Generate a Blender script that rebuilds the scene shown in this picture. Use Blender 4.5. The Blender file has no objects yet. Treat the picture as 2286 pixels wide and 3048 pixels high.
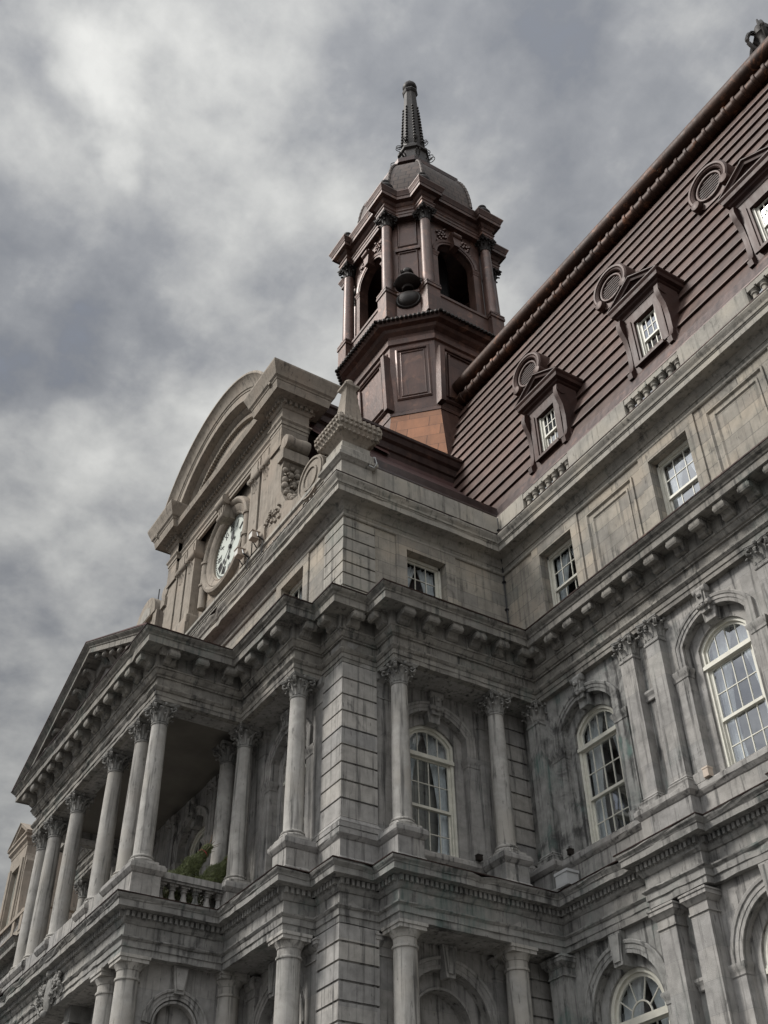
import bpy, bmesh, math, random
from mathutils import Vector, Matrix
random.seed(7)
R_ = math.radians
sc = bpy.context.scene
col = sc.collection

# ------------------------------------------------------------------ camera
CAM_C = (20.8752, -12.026, 1.5886)
CAM_R = ((0.529075, 0.848467, -0.013542), (-0.553981, 0.333267, -0.762915), (-0.642795, 0.411141, 0.646357))
cd = bpy.data.cameras.new('camera')
cd.sensor_fit = 'VERTICAL'; cd.sensor_height = 24.0; cd.sensor_width = 18.0
cd.lens = 24.0 * 3350.405 / 3048.0
cd.clip_start = 0.1; cd.clip_end = 5000
cam = bpy.data.objects.new('camera', cd); col.objects.link(cam)
r0, r1, r2 = CAM_R
cam.matrix_world = Matrix(((r0[0], -r1[0], -r2[0], CAM_C[0]), (r0[1], -r1[1], -r2[1], CAM_C[1]), (r0[2], -r1[2], -r2[2], CAM_C[2]), (0, 0, 0, 1)))
sc.camera = cam

# ------------------------------------------------------------------ exposure, sun, sky
sc.view_settings.view_transform = 'Standard'
sc.view_settings.look = 'None'
sc.view_settings.exposure = 1.35
sc.view_settings.gamma = 1.0
sc.view_settings.use_curve_mapping = False

SUN_AZ, SUN_EL = R_(206), R_(45)      # azimuth measured from +Y clockwise: light comes from the street side
sd = bpy.data.lights.new('sun', 'SUN'); sd.energy = 1.5; sd.angle = R_(12); sd.color = (1.0, 0.965, 0.91)
sun = bpy.data.objects.new('sun', sd); col.objects.link(sun)
sdir = Vector((math.sin(SUN_AZ) * math.cos(SUN_EL), math.cos(SUN_AZ) * math.cos(SUN_EL), math.sin(SUN_EL)))
sun.rotation_euler = (-sdir).to_track_quat('-Z', 'Y').to_euler()
sun.location = sdir * 60


class NT:
    """little helper to write node trees"""
    def __init__(s, tree):
        s.t = tree; s.n = tree.nodes; s.l = tree.links
        s.n.clear()

    def new(s, typ, **kw):
        nd = s.n.new(typ)
        for k, v in kw.items():
            setattr(nd, k, v)
        return nd

    def put(s, nd, sock, v):
        i = nd.inputs[sock]
        if hasattr(v, 'is_output') or isinstance(v, bpy.types.NodeSocket):
            s.l.new(v, i)
        else:
            i.default_value = v

    def math(s, op, a, b=None, c=None, clamp=False):
        nd = s.new('ShaderNodeMath', operation=op, use_clamp=clamp)
        s.put(nd, 0, a)
        if b is not None: s.put(nd, 1, b)
        if c is not None: s.put(nd, 2, c)
        return nd.outputs[0]

    def vmath(s, op, a, b=None):
        nd = s.new('ShaderNodeVectorMath', operation=op)
        s.put(nd, 0, a)
        if b is not None: s.put(nd, 1, b)
        return nd.outputs['Value'] if op in ('DOT_PRODUCT', 'LENGTH') else nd.outputs[0]

    def mix(s, f, a, b, blend='MIX'):
        nd = s.new('ShaderNodeMix', data_type='RGBA', blend_type=blend)
        s.put(nd, 0, f); s.put(nd, 6, a); s.put(nd, 7, b)
        return nd.outputs[2]

    def ramp(s, f, stops, interp='LINEAR'):
        nd = s.new('ShaderNodeValToRGB')
        cr = nd.color_ramp; cr.interpolation = interp
        while len(cr.elements) < len(stops): cr.elements.new(0.5)
        for e, (p, c) in zip(cr.elements, stops):
            e.position = p
            e.color = (c, c, c, 1) if isinstance(c, (int, float)) else tuple(c) + (1,)
        s.put(nd, 0, f)
        return nd.outputs[0]

    def range(s, v, a, b, c=0.0, d=1.0, smooth=True):
        nd = s.new('ShaderNodeMapRange', interpolation_type='SMOOTHSTEP' if smooth else 'LINEAR')
        s.put(nd, 0, v); s.put(nd, 1, a); s.put(nd, 2, b); s.put(nd, 3, c); s.put(nd, 4, d)
        return nd.outputs[0]

    def noise(s, vec, scale, detail=4, rough=0.55, dist=0.0):
        nd = s.new('ShaderNodeTexNoise')
        s.put(nd, 'Vector', vec); nd.inputs['Scale'].default_value = scale
        nd.inputs['Detail'].default_value = detail; nd.inputs['Roughness'].default_value = rough
        nd.inputs['Distortion'].default_value = dist
        return nd.outputs['Fac']


world = bpy.data.worlds.new('World'); sc.world = world; world.use_nodes = True
W = NT(world.node_tree)
tc = W.new('ShaderNodeTexCoord')
dirv = W.vmath('NORMALIZE', tc.outputs['Generated'])
sky = W.new('ShaderNodeTexSky', sky_type='NISHITA', sun_disc=False)
sky.sun_elevation = SUN_EL; sky.sun_rotation = SUN_AZ
sep = W.new('ShaderNodeSeparateXYZ'); W.put(sep, 0, dirv)
zz = W.math('MAXIMUM', sep.outputs[2], 0.0)
den = W.math('ADD', zz, 0.22)
cx = W.math('DIVIDE', sep.outputs[0], den); cy = W.math('DIVIDE', sep.outputs[1], den)
cmb = W.new('ShaderNodeCombineXYZ'); W.put(cmb, 0, cx); W.put(cmb, 1, cy); cmb.inputs[2].default_value = 0.0
cl_big = W.noise(cmb.outputs[0], 4.4, 9, 0.56, 0.1)
mp = W.vmath('ADD', cmb.outputs[0], (3.7, 1.2, 0.0))
cl_mid = W.noise(mp, 11.0, 8, 0.58, 0.1)
wrp = W.new('ShaderNodeTexNoise'); W.put(wrp, 'Vector', cmb.outputs[0]); wrp.inputs['Scale'].default_value = 6.5; wrp.inputs['Detail'].default_value = 5
wv = W.vmath('SUBTRACT', wrp.outputs['Color'], (0.5, 0.5, 0.5))
wsc = W.new('ShaderNodeVectorMath', operation='SCALE'); W.put(wsc, 0, wv); wsc.inputs['Scale'].default_value = 0.26
dirw = W.vmath('NORMALIZE', W.vmath('ADD', dirv, wsc.outputs[0]))
# bright breaks and heavy banks of cloud, each at its own direction in the sky
BANKS = [((-0.510, 0.088, 0.855), 0, 3.6, .17), ((-0.514, 0.15, 0.845), 0, 5.0, .07), ((-0.522, 0.22, 0.824), 0, 5.5, .06),
         ((-0.47, 0.13, 0.873), 0, 6, .03), ((-0.775, 0.163, 0.611), 0, 5.0, .10), ((-0.74, 0.146, 0.656), 0, 5.0, .08),
         ((-0.591, 0.285, 0.756), 0, 10, .10), ((-0.612, 0.127, 0.78), 0, 4, .05), ((-0.434, 0.434, 0.79), 0, 10, .05),
         ((-0.868, 0.183, 0.462), 0, 7, .14), ((-0.70, 0.30, 0.64), 0, 9, .10),
         ((-0.563, 0.155, 0.812), 0, 5, -.07), ((-0.651, 0.075, 0.755), 0, 8, -.12), ((-0.693, 0.141, 0.707), 0, 7, -.10),
         ((-0.812, 0.13, 0.565), 0, 7, -.10), ((-0.29, 0.40, 0.868), 0, 14, -.11), ((-0.368, 0.275, 0.888), 0, 10, -.05),
         ((-0.60, 0.02, 0.80), 0, 6, -.05), ((-0.36, 0.50, 0.79), 0, 9, -.05)]
val = W.math('MULTIPLY_ADD', cl_big, 1.0, -0.055)
cl_sm = W.noise(W.vmath('ADD', cmb.outputs[0], (1.1, 8.3, 0.0)), 21.0, 6, 0.55, 0.1)
val = W.math('MULTIPLY_ADD', cl_mid, 0.55, val)
val = W.math('MULTIPLY_ADD', cl_sm, 0.20, val)
val = W.math('ADD', val, -0.315)
for d, ri, ro, st in BANKS:
    dd = Vector(d).normalized()
    dt = W.vmath('DOT_PRODUCT', dirw, tuple(dd))
    bl = W.range(dt, math.cos(R_(ro)), 1.0, 0.0, st)
    val = W.math('ADD', val, bl)
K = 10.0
ccol = W.ramp(val, [(0.22, (0.112, 0.118, 0.130)), (0.40, (0.158, 0.163, 0.172)), (0.52, (0.215, 0.218, 0.220)), (0.65, (0.280, 0.282, 0.277)), (0.84, (0.37, 0.37, 0.358))])
# added fill: unseen sky on the camera side brightened to light the facade
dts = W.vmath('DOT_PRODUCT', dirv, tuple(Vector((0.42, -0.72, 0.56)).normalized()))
fill_glow = W.math('MULTIPLY', W.range(dts, 0.30, 0.92, 1.0, 4.6), W.math('MULTIPLY_ADD', W.math('POWER', zz, 1.2), 0.78, 0.24))
vs = W.new('ShaderNodeVectorMath', operation='SCALE'); W.put(vs, 0, ccol); W.put(vs, 'Scale', W.math('MULTIPLY', fill_glow, K))
cover = W.range(val, 0.05, 0.30, 0.90, 0.985)
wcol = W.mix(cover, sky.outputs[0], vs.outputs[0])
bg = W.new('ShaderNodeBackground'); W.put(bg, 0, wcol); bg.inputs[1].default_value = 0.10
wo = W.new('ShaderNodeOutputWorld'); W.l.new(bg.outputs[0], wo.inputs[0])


# ------------------------------------------------------------------ materials
def new_mat(name):
    m = bpy.data.materials.new(name); m.use_nodes = True
    return m, NT(m.node_tree)


def finish(N, bsdf_in):
    b = N.new('ShaderNodeBsdfPrincipled')
    for k, v in bsdf_in.items():
        N.put(b, k, v)
    o = N.new('ShaderNodeOutputMaterial'); N.l.new(b.outputs[0], o.inputs[0])
    return b


def c4(c): return tuple(c) + (1,)


def wall_uv(N):
    """plane coordinates (along the wall, up) for walls facing either way"""
    g = N.new('ShaderNodeNewGeometry')
    sp = N.new('ShaderNodeSeparateXYZ'); N.put(sp, 0, g.outputs['Position'])
    sn = N.new('ShaderNodeSeparateXYZ'); N.put(sn, 0, g.outputs['True Normal'])
    f = N.math('GREATER_THAN', N.math('ABSOLUTE', sn.outputs[1]), 0.6)
    u = N.math('ADD', N.math('MULTIPLY', sp.outputs[0], f), N.math('MULTIPLY', sp.outputs[1], N.math('SUBTRACT', 1.0, f)))
    cb = N.new('ShaderNodeCombineXYZ'); N.put(cb, 0, u); N.put(cb, 1, sp.outputs[2]); cb.inputs[2].default_value = 0
    return cb.outputs[0], sp


def stone(name, dark, light, soot=0.3, streak=0.4, green=0.1, joints=None, tint=None, bump=0.25, sootcol=(0.035, 0.034, 0.034), jdark=0.58, tonev=0.19):
    m, N = new_mat(name)
    g = N.new('ShaderNodeNewGeometry'); P = g.outputs['Position']
    big = N.noise(P, 0.55, 5, 0.6, 0.4)
    mid = N.noise(P, 3.2, 6, 0.62, 0.3)
    fine = N.noise(P, 38.0, 4, 0.6)
    mpn = N.new('ShaderNodeMapping'); N.put(mpn, 0, P); mpn.inputs['Scale'].default_value = (7.5, 7.5, 0.42)
    stv = N.noise(mpn.outputs[0], 1.0, 6, 0.62, 0.15)
    f = N.math('MULTIPLY_ADD', mid, 0.62, N.math('MULTIPLY', big, 0.38))
    cl = N.ramp(f, [(0.32, dark), (0.50, [(a + b) / 2 for a, b in zip(dark, light)]), (0.68, light)])
    if tint:
        tn = N.noise(N.vmath('ADD', P, (7.0, 3.0, 1.0)), 0.9, 4, 0.5)
        cl = N.mix(N.range(tn, 0.45, 0.68, 0, 0.75), cl, c4(tint))
    hgt = fine
    if joints:
        uv, sp = wall_uv(N)
        bk = N.new('ShaderNodeTexBrick', offset=0.5)
        N.put(bk, 'Vector', uv)
        bk.inputs['Color1'].default_value = (1 - tonev, 1 - tonev, 1 - tonev * .95, 1); bk.inputs['Color2'].default_value = (1 + tonev * .85, 1 + tonev * .65, 1 + tonev * .35, 1)
        bk.inputs['Mortar'].default_value = (jdark, jdark, jdark, 1)
        bk.inputs['Scale'].default_value = 1.0; bk.inputs['Mortar Size'].default_value = joints[2]
        bk.inputs['Mortar Smooth'].default_value = 0.2; bk.inputs['Bias'].default_value = 0.0
        bk.inputs['Brick Width'].default_value = joints[0]; bk.inputs['Row Height'].default_value = joints[1]
        cl = N.mix(1.0, cl, bk.outputs['Color'], 'MULTIPLY')
        hgt = N.math('SUBTRACT', hgt, N.math('MULTIPLY', bk.outputs['Fac'], 1.6))
    # rain streaks, black crusts, copper green
    sm = N.range(stv, 0.50, 0.70, 0, streak)
    cl = N.mix(sm, cl, c4([0.45 * a for a in dark]))
    pale = N.range(stv, 0.26, 0.40, 0.30 * streak, 0.0)
    cl = N.mix(pale, cl, c4([1.15 * a for a in light]))
    so = N.noise(N.vmath('ADD', P, (11.3, 5.1, 2.7)), 1.15, 8, 0.68, 0.7)
    so2 = N.math('MULTIPLY_ADD', stv, 0.35, N.math('MULTIPLY', so, 0.65))
    sf = N.range(so2, 0.60 - 0.16 * soot, 0.70 - 0.10 * soot, 0, min(1.0, 0.45 + 0.5 * soot))
    cl = N.mix(sf, cl, c4(sootcol))
    if green > 0:
        gn = N.noise(N.vmath('ADD', P, (2.3, 17.1, 4.7)), 0.8, 5, 0.6, 0.4)
        gs = N.math('MULTIPLY', N.range(gn, 0.52, 0.68, 0, green), N.range(stv, 0.40, 0.60, 0.25, 1.0))
        cl = N.mix(gs, cl, (0.10, 0.15, 0.135, 1))
    # pits and small chips
    mpit = N.new('ShaderNodeMapping'); N.put(mpit, 0, P); mpit.inputs['Scale'].default_value = (13.0, 13.0, 3.2)
    pit = N.noise(mpit.outputs[0], 1.0, 3, 0.5)
    pf = N.range(pit, 0.66, 0.72, 0, 0.55)
    cl = N.mix(pf, cl, c4([0.35 * a for a in dark]))
    bp = N.new('ShaderNodeBump'); bp.inputs['Strength'].default_value = bump; bp.inputs['Distance'].default_value = 0.03
    N.put(bp, 'Height', N.math('ADD', hgt, N.math('MULTIPLY_ADD', mid, 0.9, N.math('MULTIPLY', pf, -0.8))))
    finish(N, {'Base Color': cl, 'Roughness': 0.88, 'Normal': bp.outputs[0], 'Specular IOR Level': 0.25})
    return m


def metal(name, dark, light, rough=0.42, metallic=0.75, joints=None, spec=None, blot=None, zoff=0.0, tone=0.2):
    m, N = new_mat(name)
    g = N.new('ShaderNodeNewGeometry'); P = g.outputs['Position']
    n1 = N.noise(P, 0.9, 5, 0.6, 0.5)
    mpn = N.new('ShaderNodeMapping'); N.put(mpn, 0, P); mpn.inputs['Scale'].default_value = (3.0, 3.0, 0.5)
    n2 = N.noise(mpn.outputs[0], 1.6, 6, 0.6)
    f = N.math('MULTIPLY_ADD', n1, 0.5, N.math('MULTIPLY', n2, 0.5))
    cl = N.ramp(f, [(0.34, dark), (0.68, light)])
    if blot:
        bn = N.noise(N.vmath('ADD', P, (5, 9, 2)), 1.7, 5, 0.65, 0.5)
        cl = N.mix(N.range(bn, 0.55, 0.72, 0, 0.7), cl, c4(blot))
    h = N.noise(P, 6.0, 3, 0.5)
    if joints:
        uv, sp = wall_uv(N)
        bk = N.new('ShaderNodeTexBrick', offset=0.37); N.put(bk, 'Vector', N.vmath('SUBTRACT', uv, (0.0, zoff, 0.0)))
        bk.inputs['Color1'].default_value = (1 - tone, 1 - tone, 1 - tone, 1); bk.inputs['Color2'].default_value = (1 + tone * .9, 1 + tone * .7, 1 + tone * .6, 1)
        bk.inputs['Mortar'].default_value = (0.35, 0.33, 0.33, 1); bk.inputs['Scale'].default_value = 1.0
        bk.inputs['Mortar Size'].default_value = joints[2]; bk.inputs['Brick Width'].default_value = joints[0]; bk.inputs['Row Height'].default_value = joints[1]
        cl = N.mix(1.0, cl, bk.outputs['Color'], 'MULTIPLY')
        h = N.math('SUBTRACT', h, N.math('MULTIPLY', bk.outputs['Fac'], 0.8))
    rg = N.math('ADD', N.math('MULTIPLY_ADD', n2, 0.3, rough - 0.15), 0.0)
    bp = N.new('ShaderNodeBump'); bp.inputs['Strength'].default_value = 0.16; bp.inputs['Distance'].default_value = 0.04
    N.put(bp, 'Height', h)
    finish(N, {'Base Color': cl, 'Roughness': rg, 'Metallic': metallic, 'Normal': bp.outputs[0], 'Specular IOR Level': 0.5 if metallic > 0.22 else 0.2})
    return m


def plain(name, c, rough=0.6, var=0.15, scale=6.0, metallic=0.0):
    m, N = new_mat(name)
    g = N.new('ShaderNodeNewGeometry')
    n = N.noise(g.outputs['Position'], scale, 4, 0.6)
    cl = N.ramp(n, [(0.3, [a * (1 - var) for a in c]), (0.7, [min(1, a * (1 + var)) for a in c])])
    bp = N.new('ShaderNodeBump'); bp.inputs['Strength'].default_value = 0.1; bp.inputs['Distance'].default_value = 0.01
    N.put(bp, 'Height', n)
    finish(N, {'Base Color': cl, 'Roughness': rough, 'Metallic': metallic, 'Normal': bp.outputs[0]})
    return m


M = {}
M['stone'] = stone('grey_limestone', (0.19, 0.184, 0.176), (0.365, 0.355, 0.34), joints=(1.9, 0.4625, 0.003), jdark=0.8, tonev=0.16, soot=0.38, streak=0.9, green=0.12)
M['smooth'] = stone('grey_limestone_smooth', joints=(1.45, 0.62, 0.004), jdark=0.72, tonev=0.10, dark=(0.165, 0.16, 0.153), light=(0.335, 0.325, 0.312), soot=0.40, streak=0.95, green=0.14)
M['column'] = stone('column_stone', (0.215, 0.207, 0.193), (0.40, 0.384, 0.36), soot=0.25, streak=0.9, green=0.05, tint=(0.30, 0.28, 0.25))
M['soot'] = stone('weathered_cornice_stone', (0.105, 0.100, 0.092), (0.27, 0.258, 0.237), joints=(1.15, 3.0, 0.006), jdark=0.6, tonev=0.14, soot=0.6, streak=0.7, green=0.3)
M['stained'] = stone('stained_corner_stone', (0.15, 0.148, 0.14), (0.33, 0.325, 0.31), soot=0.8, streak=1.0, green=0.95)
M['belt'] = stone('belt_cornice_stone', (0.15, 0.147, 0.14), (0.30, 0.292, 0.276), joints=(1.3, 3.0, 0.006), jdark=0.6, tonev=0.12, soot=0.6, streak=0.65, green=0.45)
M['ashlar'] = stone('attic_ashlar', (0.175, 0.165, 0.147), (0.33, 0.31, 0.275), soot=0.3, streak=0.5, green=0.16, joints=(1.12, 0.415, 0.009), tint=(0.34, 0.30, 0.25), bump=0.45)
M['attic'] = stone('attic_stone', (0.20, 0.19, 0.17), (0.345, 0.325, 0.29), soot=0.35, streak=0.65, green=0.2, tint=(0.36, 0.33, 0.28))
M['warm'] = stone('clock_gable_stone', (0.185, 0.160, 0.132), (0.305, 0.268, 0.225), soot=0.25, streak=0.55, green=0.03, tint=(0.28, 0.232, 0.188))
M['warmash'] = stone('clock_gable_ashlar', (0.195, 0.168, 0.138), (0.315, 0.276, 0.232), soot=0.2, streak=0.5, green=0.03, joints=(0.9, 0.5, 0.010), tint=(0.29, 0.24, 0.195))
M['capital'] = stone('carved_capital_stone', (0.12, 0.118, 0.112), (0.29, 0.28, 0.262), soot=0.5, streak=0.3, green=0.08)
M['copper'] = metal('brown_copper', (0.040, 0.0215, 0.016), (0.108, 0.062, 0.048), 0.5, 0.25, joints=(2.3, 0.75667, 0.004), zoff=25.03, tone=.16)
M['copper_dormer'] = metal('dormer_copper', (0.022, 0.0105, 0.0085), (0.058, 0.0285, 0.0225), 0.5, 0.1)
M['copper_orn'] = metal('ornament_copper', (0.030, 0.016, 0.013), (0.078, 0.043, 0.034), 0.5, 0.15)
M['copper_tower'] = metal('tower_copper', (0.040, 0.0205, 0.016), (0.108, 0.057, 0.043), 0.45, 0.3, joints=(1.4, 0.9, 0.006), blot=(0.21, 0.11, 0.072))
M['copper_dark'] = metal('dark_copper', (0.022, 0.013, 0.012), (0.058, 0.036, 0.031), 0.38, 0.6, blot=(0.12, 0.066, 0.05))
M['copper_roll'] = metal('ridge_copper', (0.020, 0.010, 0.007), (0.062, 0.030, 0.019), 0.55, 0.2, joints=(2.0, 8.0, 0.008), blot=(0.24, 0.11, 0.06))
M['copper_red'] = metal('maroon_copper', (0.040, 0.017, 0.016), (0.085, 0.038, 0.034), 0.5, 0.4, joints=(1.6, 1.2, 0.005))
M['copper_new'] = metal('bright_copper', (0.14, 0.062, 0.030), (0.245, 0.112, 0.056), 0.42, 0.5, joints=(1.0, 0.62, 0.010))
M['copper_dome'] = metal('dome_copper', (0.045, 0.033, 0.028), (0.098, 0.074, 0.063), 0.55, 0.15, joints=(0.42, 0.4, 0.022))
M['bronze'] = metal('dark_bronze', (0.009, 0.007, 0.006), (0.026, 0.020, 0.017), 0.55, 0.1)
M['paint'] = plain('cream_painted_wood', (0.52, 0.505, 0.44), 0.5, 0.12, 5.0)
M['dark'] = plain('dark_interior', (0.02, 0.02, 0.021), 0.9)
M['curtain'] = plain('white_voile', (0.70, 0.72, 0.74), 0.9, 0.1, 12)
M['dial'] = plain('clock_face_white', (0.47, 0.50, 0.455), 0.45, 0.015, 2.0)
M['black'] = plain('black_paint', (0.012, 0.012, 0.014), 0.45)
M['white'] = plain('lamp_white', (0.50, 0.49, 0.46), 0.5)
M['greybox'] = plain('grey_enclosure', (0.34, 0.345, 0.345), 0.55, 0.05)
M['tan'] = plain('tan_lamp_box', (0.40, 0.33, 0.27), 0.6, 0.1)
M['needle'] = plain('fir_needles', (0.085, 0.10, 0.035), 0.8, 0.5, 14)
M['wood'] = plain('fir_wood', (0.12, 0.08, 0.05), 0.85, 0.3, 14)
M['ribbon'] = plain('red_ribbon', (0.45, 0.03, 0.05), 0.6)
M['ceiling'] = plain('portico_ceiling_paint', (0.11, 0.10, 0.085), 0.9, 0.2, 1.0)
M['asphalt'] = plain('asphalt', (0.05, 0.05, 0.052), 0.9, 0.3, 3.0)
M['paving'] = plain('concrete_paving', (0.13, 0.128, 0.122), 0.9, 0.2, 1.5)
M['markpaint'] = plain('road_paint', (0.7, 0.7, 0.66), 0.7)

m, N = new_mat('window_glass')
tr = N.new('ShaderNodeBsdfTransparent'); tr.inputs[0].default_value = (0.90, 0.93, 0.93, 1)
gl = N.new('ShaderNodeBsdfGlossy'); gl.inputs['Roughness'].default_value = 0.03; gl.inputs[0].default_value = (0.78, 0.80, 0.84, 1)
g = N.new('ShaderNodeNewGeometry')
wob = N.noise(g.outputs['Position'], 1.6, 2, 0.5)
bpn = N.new('ShaderNodeBump'); bpn.inputs['Strength'].default_value = 0.06; bpn.inputs['Distance'].default_value = 0.05; N.put(bpn, 'Height', wob)
N.l.new(bpn.outputs[0], gl.inputs['Normal'])
fr = N.new('ShaderNodeFresnel'); fr.inputs[0].default_value = 1.5
ff = N.math('MULTIPLY_ADD', fr.outputs[0], 0.42, 0.02, clamp=True)
mx = N.new('ShaderNodeMixShader'); N.put(mx, 0, ff); N.l.new(tr.outputs[0], mx.inputs[1]); N.l.new(gl.outputs[0], mx.inputs[2])
o = N.new('ShaderNodeOutputMaterial'); N.l.new(mx.outputs[0], o.inputs[0])
M['glass'] = m


# ------------------------------------------------------------------ mesh tools
IDM = lambda a, b, c: (a, b, c)


class G:
    def __init__(s): s.v = []; s.f = []

    def add(s, vs, fs):
        k = len(s.v); s.v += [tuple(v) for v in vs]; s.f += [tuple(i + k for i in f) for f in fs]; return s

    def box(s, x0, x1, y0, y1, z0, z1, mp=IDM):
        vs = [mp(x, y, z) for z in (z0, z1) for (x, y) in ((x0, y0), (x1, y0), (x1, y1), (x0, y1))]
        return s.add(vs, [(0, 3, 2, 1), (4, 5, 6, 7), (0, 1, 5, 4), (1, 2, 6, 5), (2, 3, 7, 6), (3, 0, 4, 7)])

    def prism(s, pts, d0, d1, mp=IDM):
        """polygon pts (a,b) extruded along the third axis from d0 to d1 : mp(a, d, b)"""
        n = len(pts)
        vs = [mp(a, d0, b) for a, b in pts] + [mp(a, d1, b) for a, b in pts]
        fs = [tuple(range(n)), tuple(range(2 * n - 1, n - 1, -1))] + [(i, (i + 1) % n, n + (i + 1) % n, n + i) for i in range(n)]
        return s.add(vs, fs)

    def loft(s, rings, closed=True, cap=True):
        n = len(rings[0]); vs = [p for r in rings for p in r]; fs = []
        for k in range(len(rings) - 1):
            for i in range(n if closed else n - 1):
                j = (i + 1) % n
                fs.append((k * n + i, k * n + j, (k + 1) * n + j, (k + 1) * n + i))
        if cap:
            fs.append(tuple(range(n - 1, -1, -1))); fs.append(tuple((len(rings) - 1) * n + i for i in range(n)))
        return s.add(vs, fs)

    def sweep(s, prof, path, closed=False, mp=IDM, cap=True):
        """profile points (out, h) carried along path (a, b); out is to the right of travel; mp(a, b, h)"""
        n = len(path); nr = []
        for i in range(n - (0 if closed else 1)):
            a, b = path[i], path[(i + 1) % n]
            dx, dy = b[0] - a[0], b[1] - a[1]; L = math.hypot(dx, dy) or 1e-9
            nr.append((dy / L, -dx / L))
        mit = []
        for i in range(n):
            if closed: n1, n2 = nr[i - 1], nr[i]
            elif i == 0: n1 = n2 = nr[0]
            elif i == n - 1: n1 = n2 = nr[-1]
            else: n1, n2 = nr[i - 1], nr[i]
            k = 1 + n1[0] * n2[0] + n1[1] * n2[1]; k = max(k, 0.25)
            mit.append(((n1[0] + n2[0]) / k, (n1[1] + n2[1]) / k))
        m = len(prof); vs = []
        for (a, b), (mx_, my_) in zip(path, mit):
            for o_, h in prof: vs.append(mp(a + mx_ * o_, b + my_ * o_, h))
        fs = []
        for i in range(n if closed else n - 1):
            j = (i + 1) % n
            for k in range(m - 1):
                fs.append((i * m + k, j * m + k, j * m + k + 1, i * m + k + 1))
        if cap and not closed:
            fs.append(tuple(range(m))); fs.append(tuple((n - 1) * m + k for k in range(m - 1, -1, -1)))
        return s.add(vs, fs)

    def lathe(s, prof, c=(0, 0, 0), seg=20, a0=0.0, a1=2 * math.pi, mp=IDM, cap=True):
        full = abs(a1 - a0 - 2 * math.pi) < 1e-6; n = seg if full else seg + 1
        rings = [[mp(c[0] + r * math.cos(a0 + (a1 - a0) * i / seg), c[1] + r * math.sin(a0 + (a1 - a0) * i / seg), c[2] + z) for i in range(n)] for r, z in prof]
        return s.loft(rings, closed=full, cap=cap)

    def tube(s, pts, r, seg=8, cap=True):
        rings = []
        for i, p in enumerate(pts):
            p = Vector(p)
            t = (Vector(pts[min(i + 1, len(pts) - 1)]) - Vector(pts[max(i - 1, 0)])).normalized()
            u = t.cross(Vector((0, 0, 1)));
            if u.length < 1e-3: u = t.cross(Vector((0, 1, 0)))
            u.normalize(); w = t.cross(u)
            rr = r[i] if isinstance(r, (list, tuple)) else r
            rings.append([tuple(p + rr * (math.cos(2 * math.pi * k / seg) * u + math.sin(2 * math.pi * k / seg) * w)) for k in range(seg)])
        return s.loft(rings, True, cap)

    def ball(s, c, r, seg=10, sq=(1, 1, 1)):
        rings = []
        for i in range(seg // 2 + 1):
            t = math.pi * i / (seg // 2); q = max(math.sin(t), 0.02)
            rings.append([(c[0] + sq[0] * r * q * math.cos(2 * math.pi * k / seg), c[1] + sq[1] * r * q * math.sin(2 * math.pi * k / seg), c[2] - sq[2] * r * math.cos(t)) for k in range(seg)])
        return s.loft(rings)

    def xf(s, f, k=0):
        s.v[k:] = [tuple(f(*v)) for v in s.v[k:]]; return s


def worn(prof, path, step=.28, amp=.006, chip=.05, seed=1):
    """a moulding whose arrises wander a little and are chipped here and there"""
    rnd = random.Random(seed); P2 = []
    for (a, b), (c, d) in zip(path[:-1], path[1:]):
        L = math.hypot(c - a, d - b); n = max(1, int(L / step)) if max(a, c) < 17 and min(a, c) > -37 else 1
        P2 += [(a + (c - a) * k / n, b + (d - b) * k / n) for k in range(n)]
    P2.append(path[-1]); corner = set((round(a, 4), round(b, 4)) for a, b in path)
    g = G().sweep(prof, P2); m = len(prof); om = max(o for o, h in prof)
    for i, pt in enumerate(P2):
        chipd = rnd.random() < chip
        cz = rnd.uniform(.02, .05)
        for k, (o, h) in enumerate(prof):
            if o < -.05: continue
            j = i * m + k; x, y, z = g.v[j]
            isc = (round(pt[0], 4), round(pt[1], 4)) in corner
            dx, dy = (0, 0) if isc else (rnd.gauss(0, amp), rnd.gauss(0, amp)); dz = rnd.gauss(0, amp)
            if chipd and not isc and o > om * .72:
                n0 = P2[max(i - 1, 0)]; n1 = P2[min(i + 1, len(P2) - 1)]; tx, ty = n1[0] - n0[0], n1[1] - n0[1]; L = math.hypot(tx, ty) or 1
                dx -= ty / L * cz; dy += tx / L * cz; dz += -cz * .5 if k > m * .7 else cz * .4
            g.v[j] = (x + dx, y + dy, z + dz)
    return g


WPOS = {}


def mesh_of(g, name, smooth=None):
    me = bpy.data.meshes.new(name)
    me.from_pydata(g.v, [], g.f)
    bm = bmesh.new(); bm.from_mesh(me)
    bmesh.ops.recalc_face_normals(bm, faces=bm.faces)
    bm.to_mesh(me); bm.free()
    if smooth:
        me.polygons.foreach_set('use_smooth', [True] * len(me.polygons))
        me.set_sharp_from_angle(angle=R_(smooth))
    me.update()
    return me


def link(name, data, parent=None, pos=(0, 0, 0)):
    ob = bpy.data.objects.new(name, data); col.objects.link(ob)
    pos = Vector(pos)
    if parent is not None:
        ob.parent = parent; ob.location = pos - WPOS[parent.name]
    else:
        ob.location = pos
    WPOS[ob.name] = pos.copy()
    return ob


def obj(name, g, mat, parent=None, smooth=None, pos=(0, 0, 0)):
    me = g if isinstance(g, bpy.types.Mesh) else mesh_of(g, name, smooth)
    if isinstance(mat, str): mat = M[mat]
    if not me.materials: me.materials.append(mat)
    return link(name, me, parent, pos)


def empty(name, pos):
    ob = link(name, None, None, pos); ob.empty_display_size = 0.5
    return ob


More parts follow.
